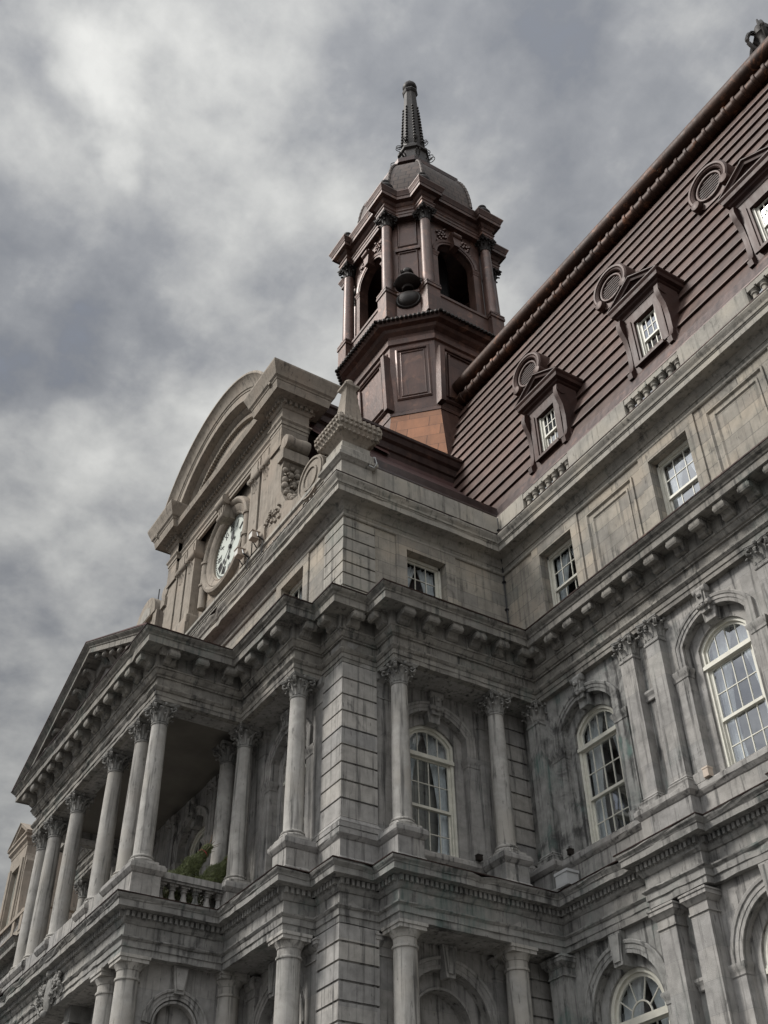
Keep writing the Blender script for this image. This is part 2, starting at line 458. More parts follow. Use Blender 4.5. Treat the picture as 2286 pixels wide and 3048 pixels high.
def tag(o_, label, cat, group=None, kind=None):
    o_['label'] = label; o_['category'] = cat
    if group: o_['group'] = group
    if kind: o_['kind'] = kind
    return o_


def WMAP(y0): return lambda u, d, z: (u, y0 + d, z)      # wall facing the street (-Y); d goes into the wall
def SMAP(x0): return lambda u, d, z: (x0 - d, u, z)      # wall facing +X


# ------------------------------------------------------------------ ground
gr = obj('ground', G().box(-400, 400, -400, 400, -1.0, -0.20), 'asphalt'); gr['kind'] = 'structure'
rd = obj('road', G().box(-300, 300, -26.0, -14.0, -0.196, -0.15), 'asphalt'); rd['kind'] = 'structure'
mk = G()
for i in range(-20, 21): mk.box(i * 6.0, i * 6.0 + 3, -20.1, -19.95, -0.146, -0.142)
mo = obj('road_marking', mk, 'markpaint'); mo['kind'] = 'structure'
pv = obj('pavement', G().box(-300, 300, -14.0, 20, -0.196, 0.0), 'paving'); pv['kind'] = 'structure'

# ------------------------------------------------------------------ the building
HX = -9.0
hall = empty('city_hall', (HX, 0, 0))
tag(hall, 'grey limestone city hall with brown copper roofs, columned portico, clock gable and bell tower', 'building')
p, D, a_, b_, q_, r_ = 0.818, 5.543, 1.05, 1.02, 4.07, 3.3165
DW = D + 0.16        # wing wall
XS, YF = -0.20, 0.12  # side-bay and front-bay wall planes


def mir(x): return 2 * HX - x


RH = [(-q_, -r_), (-q_, -p), (-a_, -p), (-a_, 0), (0, 0), (0, b_), (p, b_), (p, D), (34, D)]
YE = .85
LFT = [(-42, D), (-42, YE), (-28.2, YE), (-28.2, D)]
FULL = LFT + [(mir(x), y) for x, y in reversed(RH[:-1])] + RH

# ---- masses
g = G()
g.box(-4.10, -0.98, YF + .9, 9, 10.5, 18.6); g.box(mir(-0.98), mir(-4.10), YF + .02, 9, 0, 18.6)
g.box(-3.9, -2.2, 2.6, 9, 18.7, 22.7); g.box(mir(-.03), -3.9, .04, 9, 18.7, 22.7)
g.box(mir(-4.1), -4.1, 3.2, 9, 0, 18.6)
g.box(-42, -28.2, YE + .05, 12, 0, 18.6); g.box(-28.2, mir(0), D + .12, 12, 0, 22.7)
obj('rear_wall', g, 'stone', hall)
# slab between column rows and walls (soffits of the main and belt entablatures)
g = G()
g.box(-q_ - .02, -a_ - .01, -p + .01, YF + .5, 17.083, 18.6); g.box(-a_ + .01, -.004, .004, 1.0, 17.085, 18.6)
g.box(-.9, p - .01, b_ + .01, D + .3, 17.083, 18.6); g.box(.3, 34, D + .004, D + .6, 17.084, 18.6)
g.box(mir(-a_), mir(-q_), -p + .01, .5, 17.083, 18.6); g.box(mir(0), mir(-a_), .01, .5, 17.083, 18.6)
obj('main_soffit', g, 'smooth', hall)
g = G()
g.box(-q_ - .02, -a_ - .01, -p + .01, YF + .5, 10.503, 11.7); g.box(-a_ + .01, -.004, .004, 1.0, 10.505, 11.7)
g.box(-.9, p - .01, b_ + .01, D + .3, 10.503, 11.7); g.box(.3, 34, 5.566, D + .6, 10.506, 11.72)
g.box(mir(-q_) + .01, -q_ - .01, -r_ + .01, 3.0, 10.503, 11.7)
g.box(mir(-a_), mir(-q_), -p + .01, .5, 10.503, 11.7); g.box(mir(0), mir(-a_), .01, .5, 10.503, 11.7)
obj('belt_soffit', g, 'smooth', hall)
obj('portico_ceiling', G().box(mir(-q_) + .45, -q_ - .45, -r_ + .55, YF + .3, 17.30, 17.5), 'ceiling', hall)
g = G()
g.box(mir(-q_) + .01, -q_ - .01, -r_ + .01, -r_ + .66, 17.083, 18.6); g.box(-q_ - .66, -q_ - .012, -r_ + .4, YF + .4, 17.084, 18.6)
g.box(mir(-q_) + .012, mir(-q_) + .66, -r_ + .4, .4, 17.084, 18.6)
obj('portico_beam', g, 'smooth', hall)

# ---- entablature profiles
PB = [(-.2, 17.08), (0, 17.08), (0, 17.19), (.025, 17.20), (.025, 17.33), (.05, 17.345), (.10, 17.41), (.10, 17.445), (0, 17.455), (0, 17.735),
      (.05, 17.74), (.05, 17.78), (.09, 17.80), (.15, 17.90), (.15, 17.93), (.185, 17.94), (.185, 17.985), (.16, 17.99), (.16, 18.375), (.575, 18.385), (.575, 18.35), (.62, 18.35), (.62, 18.545), (.65, 18.56), (.665, 18.60), (.73, 18.65), (.765, 18.70), (.765, 18.73), (-.2, 18.80)]
g = worn(PB, FULL, seed=2)
mc = obj('main_cornice', g, 'soot', hall)
obj('lead_flashing', G().sweep([(.60, 18.742), (.785, 18.722), (.79, 18.752), (-.15, 18.83)], FULL), 'copper_dark', mc)
# modillions under the main cornice
g = G().prism([(.155, 18.37), (.54, 18.37), (.565, 18.32), (.57, 18.22), (.54, 18.15), (.47, 18.13), (.42, 18.17), (.36, 18.17), (.29, 18.08), (.22, 18.01), (.155, 17.99)], -.15, .15)
g.lathe([(.09, -.175), (.09, .175)], seg=12, mp=lambda x, y, z: (.48 + x, z, 18.225 + y))
g.lathe([(.07, -.17), (.07, .17)], seg=12, mp=lambda x, y, z: (.235 + x, z, 18.09 + y))
g.prism([(.56, 18.40), (.155, 18.40), (.155, 18.335), (.56, 18.335)], -.19, .19)
MOD = mesh_of(g, 'modillion', 40); MOD.materials.append(M['soot'])
nmod = 0


def modillions(path, z0, parent, spacing=.76, seg_ok=None, data=None):
    global nmod
    for i in range(len(path) - 1):
        (x0, y0), (x1, y1) = path[i], path[i + 1]
        if seg_ok and not seg_ok(i): continue
        L = math.hypot(x1 - x0, y1 - y0); tx, ty = (x1 - x0) / L, (y1 - y0) / L; nx, ny = ty, -tx

        def turn(k):
            if k <= 0 or k >= len(path) - 1: return 0
            ax, ay = path[k][0] - path[k - 1][0], path[k][1] - path[k - 1][1]; bx, by = path[k + 1][0] - path[k][0], path[k + 1][1] - path[k][1]
            return ax * by - ay * bx
        s0 = .17 if turn(i) > 0 else .62; s1 = .17 if turn(i + 1) > 0 else .62
        if L - s0 - s1 < .3:
            n = 1 if L > .5 else 0; pos = [s0] if turn(i) > 0 else [L - s1]
            pos = pos[:n]
        else:
            n = max(1, round((L - s0 - s1) / spacing)); pos = [s0 + (L - s0 - s1) * k / n for k in range(n + 1)]
        for t in pos:
            wx, wy = x0 + tx * t, y0 + ty * t
            if wx > 15.5 or nmod > 97: continue
            o_ = link('modillion', data or MOD, parent, (wx, wy, z0)); o_.rotation_euler.z = math.atan2(ny, nx); nmod += 1


i0 = FULL.index((-q_, -r_))
modillions(FULL, 0, mc, .78, lambda i: i >= i0 - 1)

PC = [(-.2, 10.50), (0, 10.50), (0, 10.64), (.03, 10.65), (.03, 10.79), (.05, 10.80), (.09, 10.84), (.09, 10.87), (0, 10.885), (0, 11.155), (.03, 11.165), (.07, 11.22), (.085, 11.27), (.085, 11.425),
      (.17, 11.43), (.19, 11.45), (.29, 11.455), (.29, 11.44), (.325, 11.44), (.325, 11.575), (.345, 11.585), (.355, 11.61), (.40, 11.66), (.415, 11.69), (.415, 11.705), (-.15, 11.745)]
CW = [(0, 4.72), (0.02, 5.345), (1.02, 5.345), (1.02, 5.56)]
WC = [(p, 5.56)]
for k in range(7):
    x0 = 3.88 + 4.48 * k
    WC += [(x0, 5.56), (x0, 5.345), (x0 + 1.70, 5.345), (x0 + 1.70, 5.56)]
WC += [(36, 5.56)]
CPATH = LFT[:3] + [(-28.2, 5.56)] + [(mir(x), y) for x, y in reversed([(-q_, -r_), (-q_, -p), (-a_, -p), (-a_, 0), (0, 0), (0, b_), (p, b_), (p, 5.56)])] + [(-q_, -r_), (-q_, -p), (-a_, -p), (-a_, 0), (0, 0), (0, b_), (p, b_)] + WC
bc = obj('belt_cornice', worn(PC, CPATH, seed=3, chip=.07), 'belt', hall)
obj('lead_flashing', G().sweep([(.30, 11.722), (.425, 11.708), (.43, 11.732), (-.12, 11.768)], CPATH), 'copper_dark', bc)


def dentils(path, out, w, gap, dep, z0, z1, lim=None):
    g = G()
    for i in range(len(path) - 1):
        (x0, y0), (x1, y1) = path[i], path[i + 1]
        if max(x0, x1) < -26 or min(x0, x1) > 16: continue
        L = math.hypot(x1 - x0, y1 - y0)
        if L < .05: continue
        tx, ty = (x1 - x0) / L, (y1 - y0) / L; nx, ny = ty, -tx
        n = int((L + 2 * out) / (w + gap))
        for k in range(n):
            t = -out + (k + .5) * (L + 2 * out) / n
            if x0 + tx * t > 16: break
            f = lambda a, b, c: (x0 + tx * (t + a) + nx * b, y0 + ty * (t + a) + ny * b, c)
            g.box(-w / 2, w / 2, out - .01, out + dep, z0, z1, f)
    return g


obj('dentil_course', dentils(CPATH, .085, .075, .055, .085, 11.29, 11.415), 'belt', bc)

# ---- arches and walls --------------------------------------------------------------------
def arc_path(uc, half, zs, Rr, zc, zb, n=18):
    """right foot up, over and down to the left foot. arc radius Rr centred at zc, meeting half at zs"""
    th = math.asin(min(1, half / Rr))
    pts = [(uc + half, zb)] + [(uc + Rr * math.sin(th - 2 * th * i / n), zc + Rr * math.cos(th - 2 * th * i / n)) for i in range(n + 1)] + [(uc - half, zb)]
    return pts


def wall_hole(g, mp, u0, u1, z0, z1, path, d=0.0):
    zb = path[0][1]; k0 = len(g.v)
    uR, uL = path[0][0], path[-1][0]
    if zb > z0: g.add([mp(u0, d, z0), mp(u1, d, z0), mp(u1, d, zb), mp(u0, d, zb)], [(0, 1, 2, 3)])
    g.add([mp(uR, d, zb), mp(u1, d, zb), mp(u1, d, z1), mp(uR, d, z1)], [(0, 1, 2, 3)])
    g.add([mp(u0, d, zb), mp(uL, d, zb), mp(uL, d, z1), mp(u0, d, z1)], [(0, 1, 2, 3)])
    for (ua, za), (ub, zb2) in zip(path[1:-2], path[2:-1]):
        g.add([mp(ua, d, za), mp(ub, d, zb2), mp(ub, d, z1), mp(ua, d, z1)], [(0, 1, 2, 3)])
    return g


def reveal(g, mp, path, d0, d1, close=False):
    n = len(path)
    vs = [mp(u, d0, z) for u, z in path] + [mp(u, d1, z) for u, z in path]
    return g.add(vs, [(i, i + 1, n + i + 1, n + i) for i in range(n - 1)])


def ring(g, mp, A, B, d):
    n = len(A)
    return g.add([mp(u, d, z) for u, z in A] + [mp(u, d, z) for u, z in B], [(i, i + 1, n + i + 1, n + i) for i in range(n - 1)])


def fill(g, mp, path, d):
    c = (path[0][0] + path[-1][0]) / 2
    zb = path[0][1]
    vs = [mp(c, d, zb)] + [mp(u, d, z) for u, z in path]
    return g.add(vs, [(0, i, i + 1) for i in range(1, len(path))])


def bar(g, mp, u0, u1, z0, z1, d0, d1):
    return g.box(u0, u1, d0, d1, z0, z1, mp)


def curtain(mp, u0, u1, z0, z1, d, side, label, group='white curtains behind the windows', topz=None):
    """one drape gathered towards one side; topz(u) gives the head of the window"""
    g = G(); nu, nz = 22, 14; w = u1 - u0
    for j in range(nz + 1):
        t = j / nz
        pull = 0.55 * max(0.0, math.sin(t * math.pi * 0.75)) ** 1.0 + 0.05
        for i in range(nu + 1):
            f_ = i / nu
            if side < 0: u = u0 + w * f_ * (1 - pull)
            else: u = u1 - w * (1 - f_) * (1 - pull)
            tz = z1 if topz is None else min(z1, topz(u))
            z = tz + (z0 - tz) * t
            g.v.append(mp(u, d + .045 * math.sin(f_ * 26 + t * 1.5) + .02 * math.sin(f_ * 57), z))
    for j in range(nz):
        for i in range(nu):
            k = j * (nu + 1) + i; g.f.append((k, k + 1, k + nu + 2, k + nu + 1))
    o_ = obj('curtain', g, 'curtain', None, 60)
    return tag(o_, label, 'curtain', group)


def sash_window(mp, uc, half, z0, z1, cols, rows_list, d, name, parent=hall, arch=None, curt=None, room=True, mun=.022, stile=.055):
    """double-hung window. rows_list = list of (zlo, zhi, rows, depth offset); arch = head path"""
    g = G(); fw = .075
    # outer frame
    for s_ in (-1, 1):
        ua, ub = uc + s_ * half, uc + s_ * (half - fw)
        bar(g, mp, min(ua, ub), max(ua, ub), z0, z1, d - .03, d + .12)
        ua, ub = uc + s_ * (half - fw), uc + s_ * (half - fw - .035)
        bar(g, mp, min(ua, ub), max(ua, ub), z0, z1, d + .02, d + .12)
    bar(g, mp, uc - half, uc + half, z0 - .05, z0, d - .05, d + .12)
    win = obj(name, g, 'paint', parent)
    gg = G()
    for zl, zh, rows, do in rows_list:
        hw = half - fw - .03
        s = G(); dd = d + .03 + do
        for s_ in (-1, 1):
            ua, ub = uc + s_ * hw, uc + s_ * (hw - stile); bar(s, mp, min(ua, ub), max(ua, ub), zl, zh, dd, dd + .045)
        bar(s, mp, uc - hw + stile, uc + hw - stile, zl, zl + .07, dd - .01, dd + .045); bar(s, mp, uc - hw + stile, uc + hw - stile, zh - .05, zh, dd, dd + .045)
        for k in range(1, cols):
            u = uc - hw + 2 * hw * k / cols; bar(s, mp, u - mun / 2, u + mun / 2, zl + .07, zh - .05, dd + .004, dd + .04)
        for k in range(1, rows):
            z = zl + (zh - zl) * k / rows; bar(s, mp, uc - hw + stile, uc + hw - stile, z - mun / 2, z + mun / 2, dd + .006, dd + .038)
        so = obj('sash', s, 'paint', win)
        gg.add([mp(uc - hw + .03, dd + .022, zl), mp(uc + hw - .03, dd + .022, zl), mp(uc + hw - .03, dd + .022, zh), mp(uc - hw + .03, dd + .022, zh)], [(0, 1, 2, 3)])
    return win, gg


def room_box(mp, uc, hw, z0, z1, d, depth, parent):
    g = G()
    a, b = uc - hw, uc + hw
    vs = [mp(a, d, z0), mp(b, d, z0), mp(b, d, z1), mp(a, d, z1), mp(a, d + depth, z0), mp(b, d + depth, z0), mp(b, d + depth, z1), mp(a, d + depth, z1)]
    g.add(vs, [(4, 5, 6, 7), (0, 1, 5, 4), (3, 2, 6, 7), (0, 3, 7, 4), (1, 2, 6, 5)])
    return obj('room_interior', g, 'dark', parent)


def scroll_key(g, mp, uc, z0, z1, w, d):
    """carved console keystone"""
    H = z1 - z0
    g.prism([(uc - w * .38, z0), (uc + w * .38, z0), (uc + w * .5, z1), (uc - w * .5, z1)], .03, -d * .5, mp)
    for k, (f_, rr) in enumerate(((.90, .30), (.30, .20))):
        z = z0 + H * f_; R2 = w * rr
        n = len(g.v)
        g.lathe([(R2 * .6, -w * .62), (R2, -w * .56), (R2, w * .56), (R2 * .6, w * .62)], seg=12, mp=lambda x, y, zz_: mp(uc + zz_, -d * .55 + x, z + y))
    g.prism([(uc - w * .22, z0 + H * .30), (uc + w * .22, z0 + H * .30), (uc + w * .26, z0 + H * .9), (uc - w * .26, z0 + H * .9)], -d * .4, -d * .9, mp)
    for s_ in (-1, 1):
        g.box(uc + s_ * w * .34 - .02, uc + s_ * w * .34 + .02, -d * .75, 0, z0 + H * .2, z0 + H * .95, mp)
    g.ball(mp(uc, -d * .95, z0 + H * .62), w * .20, 8); g.ball(mp(uc, -d * .8, z0 + H * .2), w * .16, 8)


ARCV = [(-.005, .04), (-.005, -.045), (.085, -.045), (.085, -.065), (.17, -.065), (.175, -.085), (.235, -.10), (.255, -.085), (.26, .04)]
ARCV_T = [(0, .04), (0, -.04), (.09, -.04), (.09, -.055), (.19, -.055), (.2, -.085), (.26, -.095), (.28, -.08), (.28, .04)]


def impost(g, mp, u0, u1, z, d, h=.24):
    """little capital moulding with returns, top at z"""
    pr = [(-.02, z - h), (.004, z - h), (.02, z - h + .02), (.02, z - h + .06), (.03, z - .14), (.075, z - .06), (.075, z), (-.02, z)]
    g.sweep(pr, [(u0, d + .2), (u0, d), (u1, d), (u1, d + .2)], mp=lambda a, b, c: mp(a, b, c))


def upper_window(mp, uc, name_label, wall_u0, wall_u1, wall_z0=12.0, wall_z1=17.1, sill=12.66, detail=True, curt_label=None, cparent=hall, key=True):
    zc = 15.385
    A1 = arc_path(uc, .985, 16.0, 1.161, zc, sill); A2 = arc_path(uc, .74, 15.85, .872, zc, sill)
    wl = G(); wall_hole(wl, mp, wall_u0, wall_u1, wall_z0, wall_z1, A1); reveal(wl, mp, A1, 0, .20); ring(wl, mp, A1, A2, .20); reveal(wl, mp, A2, .20, .46)
    w_ = obj('window_wall', wl, 'smooth', cparent)
    ag = G(); zi = 15.46
    AV = arc_path(uc, .985, 16.0, 1.161, zc, zi)
    ag.sweep(ARCV, AV, mp=lambda a, b, h: mp(a, h, b))
    for s_ in (-1, 1):
        u = uc + s_ * 1.20
        ag.box(u - .212, u + .215, -.04, -.002, sill - .01, zi - .24, mp)
        impost(ag, mp, u - .215, u + .215, zi, -.04)
        ag.box(u - .16, u + .16, -.14, .02, sill, sill + .24, mp)
    av = obj('arch_surround', ag, 'smooth', w_, 35)
    if key:
        kg = G(); scroll_key(kg, mp, uc, 16.42, 17.04, .34, .26)
        kg.prism([(uc - .17, 16.22), (uc + .17, 16.22), (uc + .21, 16.62), (uc - .21, 16.62)], .22, -.03, mp)
        obj('keystone', kg, 'smooth', av, 40)
    # window
    hw = .74
    win, gg = sash_window(mp, uc, hw, sill + .03, 15.36, 4, [(sill + .05, 14.02, 2, .05), (13.97, 15.32, 2, 0.0)], .30, 'arched_window', w_)
    fg = G()
    A3 = arc_path(uc, .665, 15.80, .79, zc, 15.36); A2b = arc_path(uc, .74, 15.85, .872, zc, 15.36)
    ring(fg, mp, A2b, A3, .27); reveal(fg, mp, A3, .27, .40)
    A4 = arc_path(uc, .60, 15.76, .725, zc, 15.36); ring(fg, mp, A3, A4, .33); reveal(fg, mp, A4, .33, .40)
    bar(fg, mp, uc - hw, uc + hw, 15.31, 15.40, .22, .40); bar(fg, mp, uc - hw, uc + hw, 15.40, 15.44, .25, .40)
    for k in (-1, 0, 1):
        u = uc + k * .31; top = zc + math.sqrt(.75 ** 2 - (k * .31) ** 2); bar(fg, mp, u - .011, u + .011, 15.42, top, .335, .37)
    obj('fanlight_frame', fg, 'paint', win)
    fill(gg, mp, A3[1:-1] if False else [(uc + .665, 15.40)] + A3[1:-1] + [(uc - .665, 15.40)], .352)
    obj('glass', gg, 'glass', win)
    room_box(mp, uc, .95, 12.2, 16.9, .47, 2.2, win)
    if curt_label:
        tz = lambda u: zc + math.sqrt(max(.05, .86 ** 2 - (u - uc) ** 2))
        curtain(mp, uc - .70, uc + .02, sill, 16.3, .56, -1, 'left ' + curt_label, topz=tz); curtain(mp, uc - .02, uc + .70, sill, 16.3, .56, 1, 'right ' + curt_label, topz=tz)
    return w_


def lower_window(mp, uc, wall_u0, wall_u1, curt_label=None, glazed=True):
    zs = 8.88
    A1 = arc_path(uc, 1.14, zs, 1.14, zs, 5.6); A2 = arc_path(uc, .90, zs, .90, zs, 5.6)
    wl = G(); wall_hole(wl, mp, wall_u0, wall_u1, 0, 10.52, A1); reveal(wl, mp, A1, 0, .2); ring(wl, mp, A1, A2, .2); reveal(wl, mp, A2, .2, .45)
    w_ = obj('window_wall', wl, 'smooth', hall)
    ag = G(); AV = arc_path(uc, 1.14, zs, 1.14, zs, 9.02 - .14)
    ag.sweep(ARCV_T, [(u, z) for u, z in AV[1:-1]], mp=lambda a, b, h: mp(a, h, b))
    for s_ in (-1, 1):
        u = uc + s_ * 1.37
        ag.box(u - .217, u + .22, -.05, -.002, 0, zs - .20, mp); impost(ag, mp, u - .22, u + .22, zs + .02, -.05, .24)
    av = obj('arch_surround', ag, 'smooth', w_, 35)
    kg = G(); kg.prism([(uc - .14, 9.76), (uc + .14, 9.76), (uc + .21, 10.48), (uc - .21, 10.48)], .22, -.14, mp)
    kg.prism([(uc - .10, 9.84), (uc + .10, 9.84), (uc + .16, 10.42), (uc - .16, 10.42)], -.139, -.18, mp)
    obj('keystone', kg, 'smooth', av)
    win, gg = sash_window(mp, uc, .9, 5.65, 8.7, 4, [(5.7, 7.2, 2, .05), (7.15, 8.66, 2, 0)], .30, 'fanlight_window', w_)
    fg = G(); A2b = arc_path(uc, .9, zs, .9, zs, 8.7); A3 = arc_path(uc, .80, zs, .80, zs, 8.7); A4 = arc_path(uc, .72, zs, .72, zs, 8.7)
    ring(fg, mp, A2b, A3, .27); reveal(fg, mp, A3, .27, .4); ring(fg, mp, A3, A4, .33); reveal(fg, mp, A4, .33, .4)
    bar(fg, mp, uc - .9, uc + .9, 8.64, 8.74, .22, .4); bar(fg, mp, uc - .9, uc + .9, 8.74, 8.80, .25, .4)
    i1 = arc_path(uc, .30, 8.80, .30, 8.80, 8.78, 14); i2 = arc_path(uc, .335, 8.80, .335, 8.80, 8.78, 14)
    ring(fg, mp, i1, i2, .335); reveal(fg, mp, i1, .335, .37); reveal(fg, mp, i2, .335, .37)
    for an in (-58, -20, 20, 58):
        t = R_(an); u0, z0 = uc + .32 * math.sin(t), 8.80 + .32 * math.cos(t); u1, z1 = uc + .78 * math.sin(t), zs + .76 * math.cos(t)
        du, dz = math.cos(t) * .012, -math.sin(t) * .012
        fg.prism([(u0 - du, z0 - dz), (u0 + du, z0 + dz), (u1 + du, z1 + dz), (u1 - du, z1 - dz)], .336, .37, mp)
    obj('fanlight_frame', fg, 'paint', win)
    fill(gg, mp, A3, .352); obj('glass', gg, 'glass', win); room_box(mp, uc, 1.1, 5.2, 10.2, .46, 2.2, win)
    if curt_label:
        tz = lambda u: zs + math.sqrt(max(.04, .84 ** 2 - (u - uc) ** 2))
        curtain(mp, uc - .84, uc + .02, 5.7, 9.7, .56, -1, 'left ' + curt_label, topz=tz); curtain(mp, uc - .02, uc + .84, 5.7, 9.7, .56, 1, 'right ' + curt_label, topz=tz)


# wing bays
BX = [2.47 + 4.48 * k for k in range(5)]
wl_ = WMAP(DW)
_keep = M['smooth']
wn = ['next to the inner corner', 'second from the inner corner', 'third from the inner corner', None, None]
for k, xb in enumerate(BX):
    M['smooth'] = M['stained'] if k == 0 else _keep
    u0 = -.3 if k == 0 else xb - 2.24
    upper_window(wl_, xb, '', u0, xb + 2.24, 11.7, 17.1, curt_label=None if k > 2 else 'white curtain in the tall arched wing window ' + wn[k])
    lower_window(wl_, xb, u0, xb + 2.24, None if k > 1 else 'pale curtain in the ground floor fanlight window ' + wn[k])
M['smooth'] = _keep
# side bay and front bay, upper storey
upper_window(SMAP(XS), 2.87, '', .98, 4.76, 11.7, 17.1, curt_label='white curtain in the arched side bay window between two columns')
upper_window(WMAP(YF), -2.90, '', -4.6, -.95, 11.7, 17.1, curt_label=None)


def niche_wall(mp, uc, u0, u1, zs, R1, R2, R3, kz0, kz1, depth1, depth2, kw=.2, kd=.2):
    A1 = arc_path(uc, R1, zs, R1, zs, 5.6); A2 = arc_path(uc, R2, zs, R2, zs, 5.6)
    wl = G(); wall_hole(wl, mp, u0, u1, 0, 10.52, A1); reveal(wl, mp, A1, 0, depth1); ring(wl, mp, A1, A2, depth1); reveal(wl, mp, A2, depth1, depth2)
    fill(wl, mp, A2, depth2)
    wl.add([mp(uc - R2, depth2, 0), mp(uc + R2, depth2, 0), mp(uc + R2, depth2, 5.6), mp(uc - R2, depth2, 5.6)], [(0, 1, 2, 3)])
    w_ = obj('niche_wall', wl, 'smooth', hall)
    ag = G(); AV = arc_path(uc, R1, zs, R1, zs, zs - .1, 22)
    sc_ = (R3 - R1) / .28
    ag.sweep([(a * sc_, b) for a, b in ARCV_T], AV[1:-1], mp=lambda a, b, h: mp(a, h, b))
    ar2 = arc_path(uc, R2, zs, R2, zs, 5.6, 22)
    ag.sweep([(0, depth1 + .02), (0, depth1 - .05), (.05, depth1 - .06), (.07, depth1 + .02)], ar2, mp=lambda a, b, h: mp(a, h, b))
    av = obj('arch_surround', ag, 'smooth', w_, 35)
    kg = G(); kg.prism([(uc - kw * .6, kz0), (uc + kw * .6, kz0), (uc + kw, kz1), (uc - kw, kz1)], .05, -kd, mp)
    kg.prism([(uc - kw * .4, kz0 + .08), (uc + kw * .4, kz0 + .08), (uc + kw * .78, kz1 - .06), (uc - kw * .78, kz1 - .06)], -kd + .001, -kd - .045, mp)
    obj('keystone', kg, 'smooth', av)


niche_wall(SMAP(XS), 2.87, .98, 4.76, 8.85, 1.15, .78, 1.43, 9.78, 10.49, .25, .60)
niche_wall(WMAP(YF), -2.90, -4.6, -.95, 8.85, 1.05, .78, 1.33, 9.70, 10.49, .25, .60)
XP = -4.40
niche_wall(SMAP(XP), -1.74, -3.2, .2, 9.20, .58, .50, .80, 9.88, 10.49, .04, .22, .19, .14)

# ---- rusticated piers
def rust(x0, x1, y0, y1, zs, gw=.05, gd=.045):
    g = G()
    for z0, z1 in zip(zs[:-1], zs[1:]):
        g.box(x0, x1, y0, y1, z0 + gw / 2, z1 - gw / 2)
    g.box(x0 + gd, x1 - gd, y0 + gd, y1 - gd, zs[0], zs[-1])
    return g


ZU = [12.90] + [13.378 + .4625 * i for i in range(8)] + [17.083]
ZLW = [10.105 - .405 * i for i in range(25)][::-1] + [10.502]
for (x0, x1, y0, y1) in ((-.965, 0, 0, 1.01), (-.965, 0, 4.735, 5.70), (mir(0), mir(-.965), 0, 1.01)):
    pr = obj('rusticated_pier', rust(x0, x1, y0, y1, ZU), 'stone', hall)
    obj('rusticated_pier', rust(x0, x1, y0, y1, ZLW), 'stone', hall)

# ---- plinth course above the belt cornice, with pedestals
PP = [(-.25, 11.70), (.045, 11.70), (.045, 11.93), (.03, 11.95), (.0, 11.985), (0, 12.385), (.02, 12.40), (.07, 12.47), (.09, 12.50), (.09, 12.595), (.06, 12.61), (.055, 12.65), (-.25, 12.665)]
PP2 = [(o_, z) for o_, z in PP]
WP = [(1.0, 5.37), (1.0, 5.62)]
for k in range(6):
    x0 = 4.05 + 4.48 * k; WP += [(x0, 5.62), (x0, 5.345), (x0 + 1.55, 5.345), (x0 + 1.55, 5.62)]
WP += [(34, 5.62)]
PATHP = [(-4.07, .05), (-1.72, .05), (-1.72, -p), (-1.04, -p), (-1.04, 0), (0, 0), (0, 1.02), (p, 1.02), (p, 1.73), (-.1, 1.73), (-.1, 4.02), (p, 4.02), (p, 4.71), (0.0, 4.71), (0, 5.37)] + WP
pl = obj('pedestal_course', worn(PP, PATHP, seed=4, amp=.004), 'smooth', hall)
g = G()
g.box(-1.70, -1.06, -p + .02, .4, 11.7, 12.668); g.box(-1.02, -.02, .02, 1, 11.7, 12.668); g.box(-.4, p - .02, 1.04, 1.71, 11.7, 12.668); g.box(-.4, p - .02, 4.04, 4.69, 11.7, 12.668)
g.box(-.4, .0, 4.72, 5.6, 11.7, 12.667); g.box(-.4, .98, 5.39, 5.9, 11.7, 12.667); g.box(.9, 34, 5.64, 6.1, 11.7, 12.664)
for k in range(6): g.box(4.07 + 4.48 * k, 5.58 + 4.48 * k, 5.365, 5.8, 11.7, 12.667)
g.box(-.6, -.12, 1.6, 4.2, 11.7, 12.664); g.box(-4.0, -1.5, .07, .6, 11.7, 12.664)
obj('pedestal_core', g, 'smooth', pl)
# pier base moulding over the pedestal course
PBM = [(-.1, 12.655), (.075, 12.655), (.075, 12.76), (.05, 12.775), (.06, 12.80), (.04, 12.84), (.015, 12.87), (.0, 12.915), (-.1, 12.915)]
g = G(); g.sweep(PBM, [(-.965, .3), (-.965, 0), (0, 0), (0, 1.01), (-.3, 1.01)]); g.sweep(PBM, [(-.3, 4.735), (0, 4.735), (0, 5.6)])
obj('pier_base', g, 'smooth', hall)


# ---- columns
def leaf(g, base, out, side, up, h, w, curl):
    """acanthus leaf: strip bending outwards at the tip, with a centre rib and lobed edge"""
    n = 6; rows = []
    for i in range(n + 1):
        t = i / n
        o_ = curl * (0.15 * t + 0.85 * t ** 3); z = h * (t if t < .85 else .85 + .15 * math.sin((t - .85) / .15 * 1.5)) - (0.10 * h if t > .95 else 0)
        ww = w * (1 - .35 * t ** 2) * (0.85 + .18 * math.cos(i * math.pi))
        c_ = base + out * o_ + up * z
        rows.append([c_ - side * ww / 2 + out * (-.012), c_ - side * ww * .2 + out * .008, c_ + out * .022, c_ + side * ww * .2 + out * .008, c_ + side * ww / 2 + out * (-.012)])
    k = len(g.v)
    for r in rows: g.v += [tuple(v) for v in r]
    for i in range(n):
        for j in range(4):
            g.f.append((k + i * 5 + j, k + i * 5 + j + 1, k + (i + 1) * 5 + j + 1, k + (i + 1) * 5 + j))
    tip = rows[-1][2]
    g.ball(tuple(tip - up * .01), w * .24, 6, (1, 1, .8))


